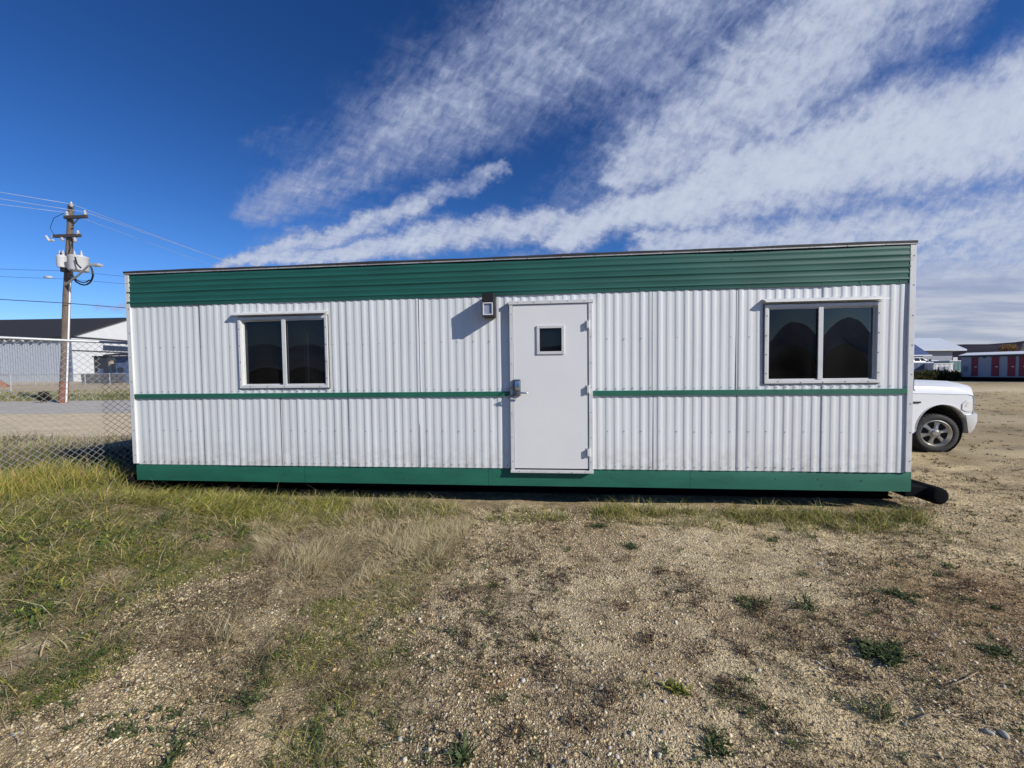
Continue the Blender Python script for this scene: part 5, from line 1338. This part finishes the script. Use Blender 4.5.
# faces of the icosahedron from nearest-neighbour triples
fc = []
D_ = np.linalg.norm(ico[:, None]-ico[None], axis=2); adj = (D_ > .1) & (D_ < 1.1)
for i in range(12):
    for j in range(i+1, 12):
        for k in range(j+1, 12):
            if adj[i, j] and adj[j, k] and adj[i, k]:
                nrm = np.cross(ico[j]-ico[i], ico[k]-ico[i]); fc.append((i, j, k) if nrm @ ico[i] > 0 else (i, k, j))
fc = np.array(fc)
def stones(xy, size, cols, flat=(.4, .8), sink=.25):
    n = len(xy); a = rng.uniform(0, 6.28, n)
    v = ico[None]*(1+rng.uniform(-.22, .22, (n, 12, 1)))
    sc = np.stack([rng.uniform(.75, 1.25, n), rng.uniform(.6, 1., n), rng.uniform(*flat, n)], 1)*size[:, None]
    v = v*sc[:, None, :]
    tl_ = rng.normal(0, .3, n); ct, st_ = np.cos(tl_)[:, None], np.sin(tl_)[:, None]
    v = np.stack([v[..., 0], v[..., 1]*ct-v[..., 2]*st_, v[..., 1]*st_+v[..., 2]*ct], -1)
    ca_, sa2 = np.cos(a)[:, None], np.sin(a)[:, None]
    v = np.stack([v[..., 0]*ca_-v[..., 1]*sa2, v[..., 0]*sa2+v[..., 1]*ca_, v[..., 2]], -1)
    pos = np.stack([xy[:, 0], xy[:, 1], hz(xy[:, 0], xy[:, 1])+sc[:, 2]*(1-2*sink)*.5], 1)
    v = v+pos[:, None]
    T = (np.arange(n)[:, None, None]*12+fc[None]).reshape(-1, 3)
    return v.reshape(-1, 3), T, np.repeat(cols, 12, 0)
SC = [(.66, .515, .30), (.74, .60, .36), (.54, .42, .24), (.76, .67, .47), (.30, .23, .145), (.46, .395, .29), (.54, .39, .21)]
def gpos(n, ymin, ymax, f):
    y_ = ymin*(ymax/ymin)**rng.uniform(0, 1, int(n*3.2)); x_ = rng.uniform(-1.45, 1.45, len(y_))*y_
    k = (rng.uniform(0, 1, len(y_)) < f(x_, y_)) & outside(x_, y_); return np.stack([x_[k], y_[k]], 1)[:n]
cl = lambda x_, y_: (.25+.75*sm(fbm(x_, y_, .7, 4, 301), .36, .6))*(1-.85*inpoly(x_, y_, LUSH))*(1-.5*inpoly(x_, y_, DRY))
sp_ = []
xy = gpos(95000, 1.35, 7.5, cl); n = len(xy); sp_.append(stones(xy, rng.uniform(.0026, .0062, n)*np.clip(xy[:, 1]/2.6, .8, 1.7), pal(SC, n)))
xy = gpos(5000, 1.35, 5.5, cl); n = len(xy); sp_.append(stones(xy, rng.uniform(.006, .0115, n), pal(SC, n)))
xy = gpos(330, 1.35, 5., cl); n = len(xy); sp_.append(stones(xy, rng.uniform(.010, .018, n), pal(SC[3:]+[(.5, .46, .38)], n)))
V, T, C = merge(sp_); tag(np_mesh('gravel', V, T, C, M['stone']), 'loose tan and grey gravel stones lying over the yard', 'gravel', kind='stuff')
sel = [(120, 690), (88, 668), (150, 660), (178, 658), (200, 652), (215, 690), (130, 640), (165, 640), (12, 720), (60, 700)]
xy = np.array([gnd(*q) for q in sel]); 
def stone_obj(px_, py_, r_, lab, grp=None):
    import bmesh
    bm = bmesh.new(); bmesh.ops.create_icosphere(bm, subdivisions=3, radius=1.)
    x_, y_ = gnd(px_, py_); q = rng.uniform(0, 50); 
    for v in bm.verts:
        f_ = 1+.22*(float(vnoise(np.array([v.co.x*1.5+q]), np.array([v.co.y*1.5+v.co.z*1.3]), 1., 4)[0])-.5); v.co = Vector((v.co.x*r_*1.25*f_, v.co.y*r_*.8*f_, v.co.z*r_*.62*f_))
    me = bpy.data.meshes.new('stone'); bm.to_mesh(me); bm.free(); me.materials.append(M['pale_stone']); me.polygons.foreach_set('use_smooth', [True]*len(me.polygons))
    o = link('stone', me); o.location = (x_, y_, hz1(x_, y_)+r_*.28); o.rotation_euler = (.1, .1, rng.uniform(0, 3)); tag(o, lab, 'stone', grp)
stone_obj(988, 736, .0165, 'pale oval stone, left of the pair at the lower right corner', 'pale stones in the lower right corner')
stone_obj(1004, 739, .019, 'pale oval stone, right of the pair at the lower right corner', 'pale stones in the lower right corner')
stone_obj(906, 725, .012, 'small whitish stone below the large green weed clump', 'pale stones in the lower right corner')
# twigs
def twig(pts, r_, lab):
    mb = MB(); P = []
    for q in pts: x_, y_ = gnd(*q); P.append((x_, y_, hz1(x_, y_)+.012))
    mb.tube(P, [r_*(1-.6*i/(len(P)-1)) for i in range(len(P))], 6)
    m_ = P[len(P)//2]; mb.tube([m_, (m_[0]+.07, m_[1]-.06, m_[2]+.01), (m_[0]+.15, m_[1]-.07, m_[2])], [r_*.6, r_*.5, r_*.2], 5)
    tag(mb.build('twig', M['twig'], smooth=True), lab, 'twig', 'dry twigs on the gravel')
twig([(915, 722), (930, 718), (950, 720), (962, 719)], .0045, 'bare forked twig lying left of the two pale stones')
twig([(188, 700), (200, 694), (208, 686)], .004, 'thin curved twig on the bare soil at lower left')
twig([(950, 690), (965, 684), (978, 676)], .004, 'bleached twig above the two pale stones at the right')
# daisy
x_, y_ = gnd(17, 748); dz_ = thing('daisy', 'single white daisy flower near the lower left corner', 'flower', (x_, y_, hz1(x_, y_)))
mb = MB(); mb.tube([(0, 0, -.01), (.01, 0, .04), (.005, -.005, .075)], .0015, 5); mb.build('stem', M['twig'], dz_)
mb = MB()
for k in range(14):
    a = 2*math.pi*k/14; c0 = Vector((.005, -.005, .076)); rv = Vector((math.cos(a), math.sin(a)*.8, .12*math.sin(k*2.1)-math.sin(a)*.35)); tv = Vector((-math.sin(a), math.cos(a)*.8, -.35*math.cos(a)))*1.0
    mb.add([tuple(c0+rv*.004-tv*.0015), tuple(c0+rv*.004+tv*.0015), tuple(c0+rv*.019+tv*.0042), tuple(c0+rv*.024), tuple(c0+rv*.019-tv*.0042)], [(0, 1, 2, 3, 4)])
mb.build('petals', M['petal'], dz_)
mb = MB(); mb.lathe([(0, .081), (.004, .080), (.0055, .077), (.003, .074), (0, .0735)], 10, 'z', (.005, -.005, 0)); mb.build('flower_centre', M['yellow'], dz_, smooth=True)
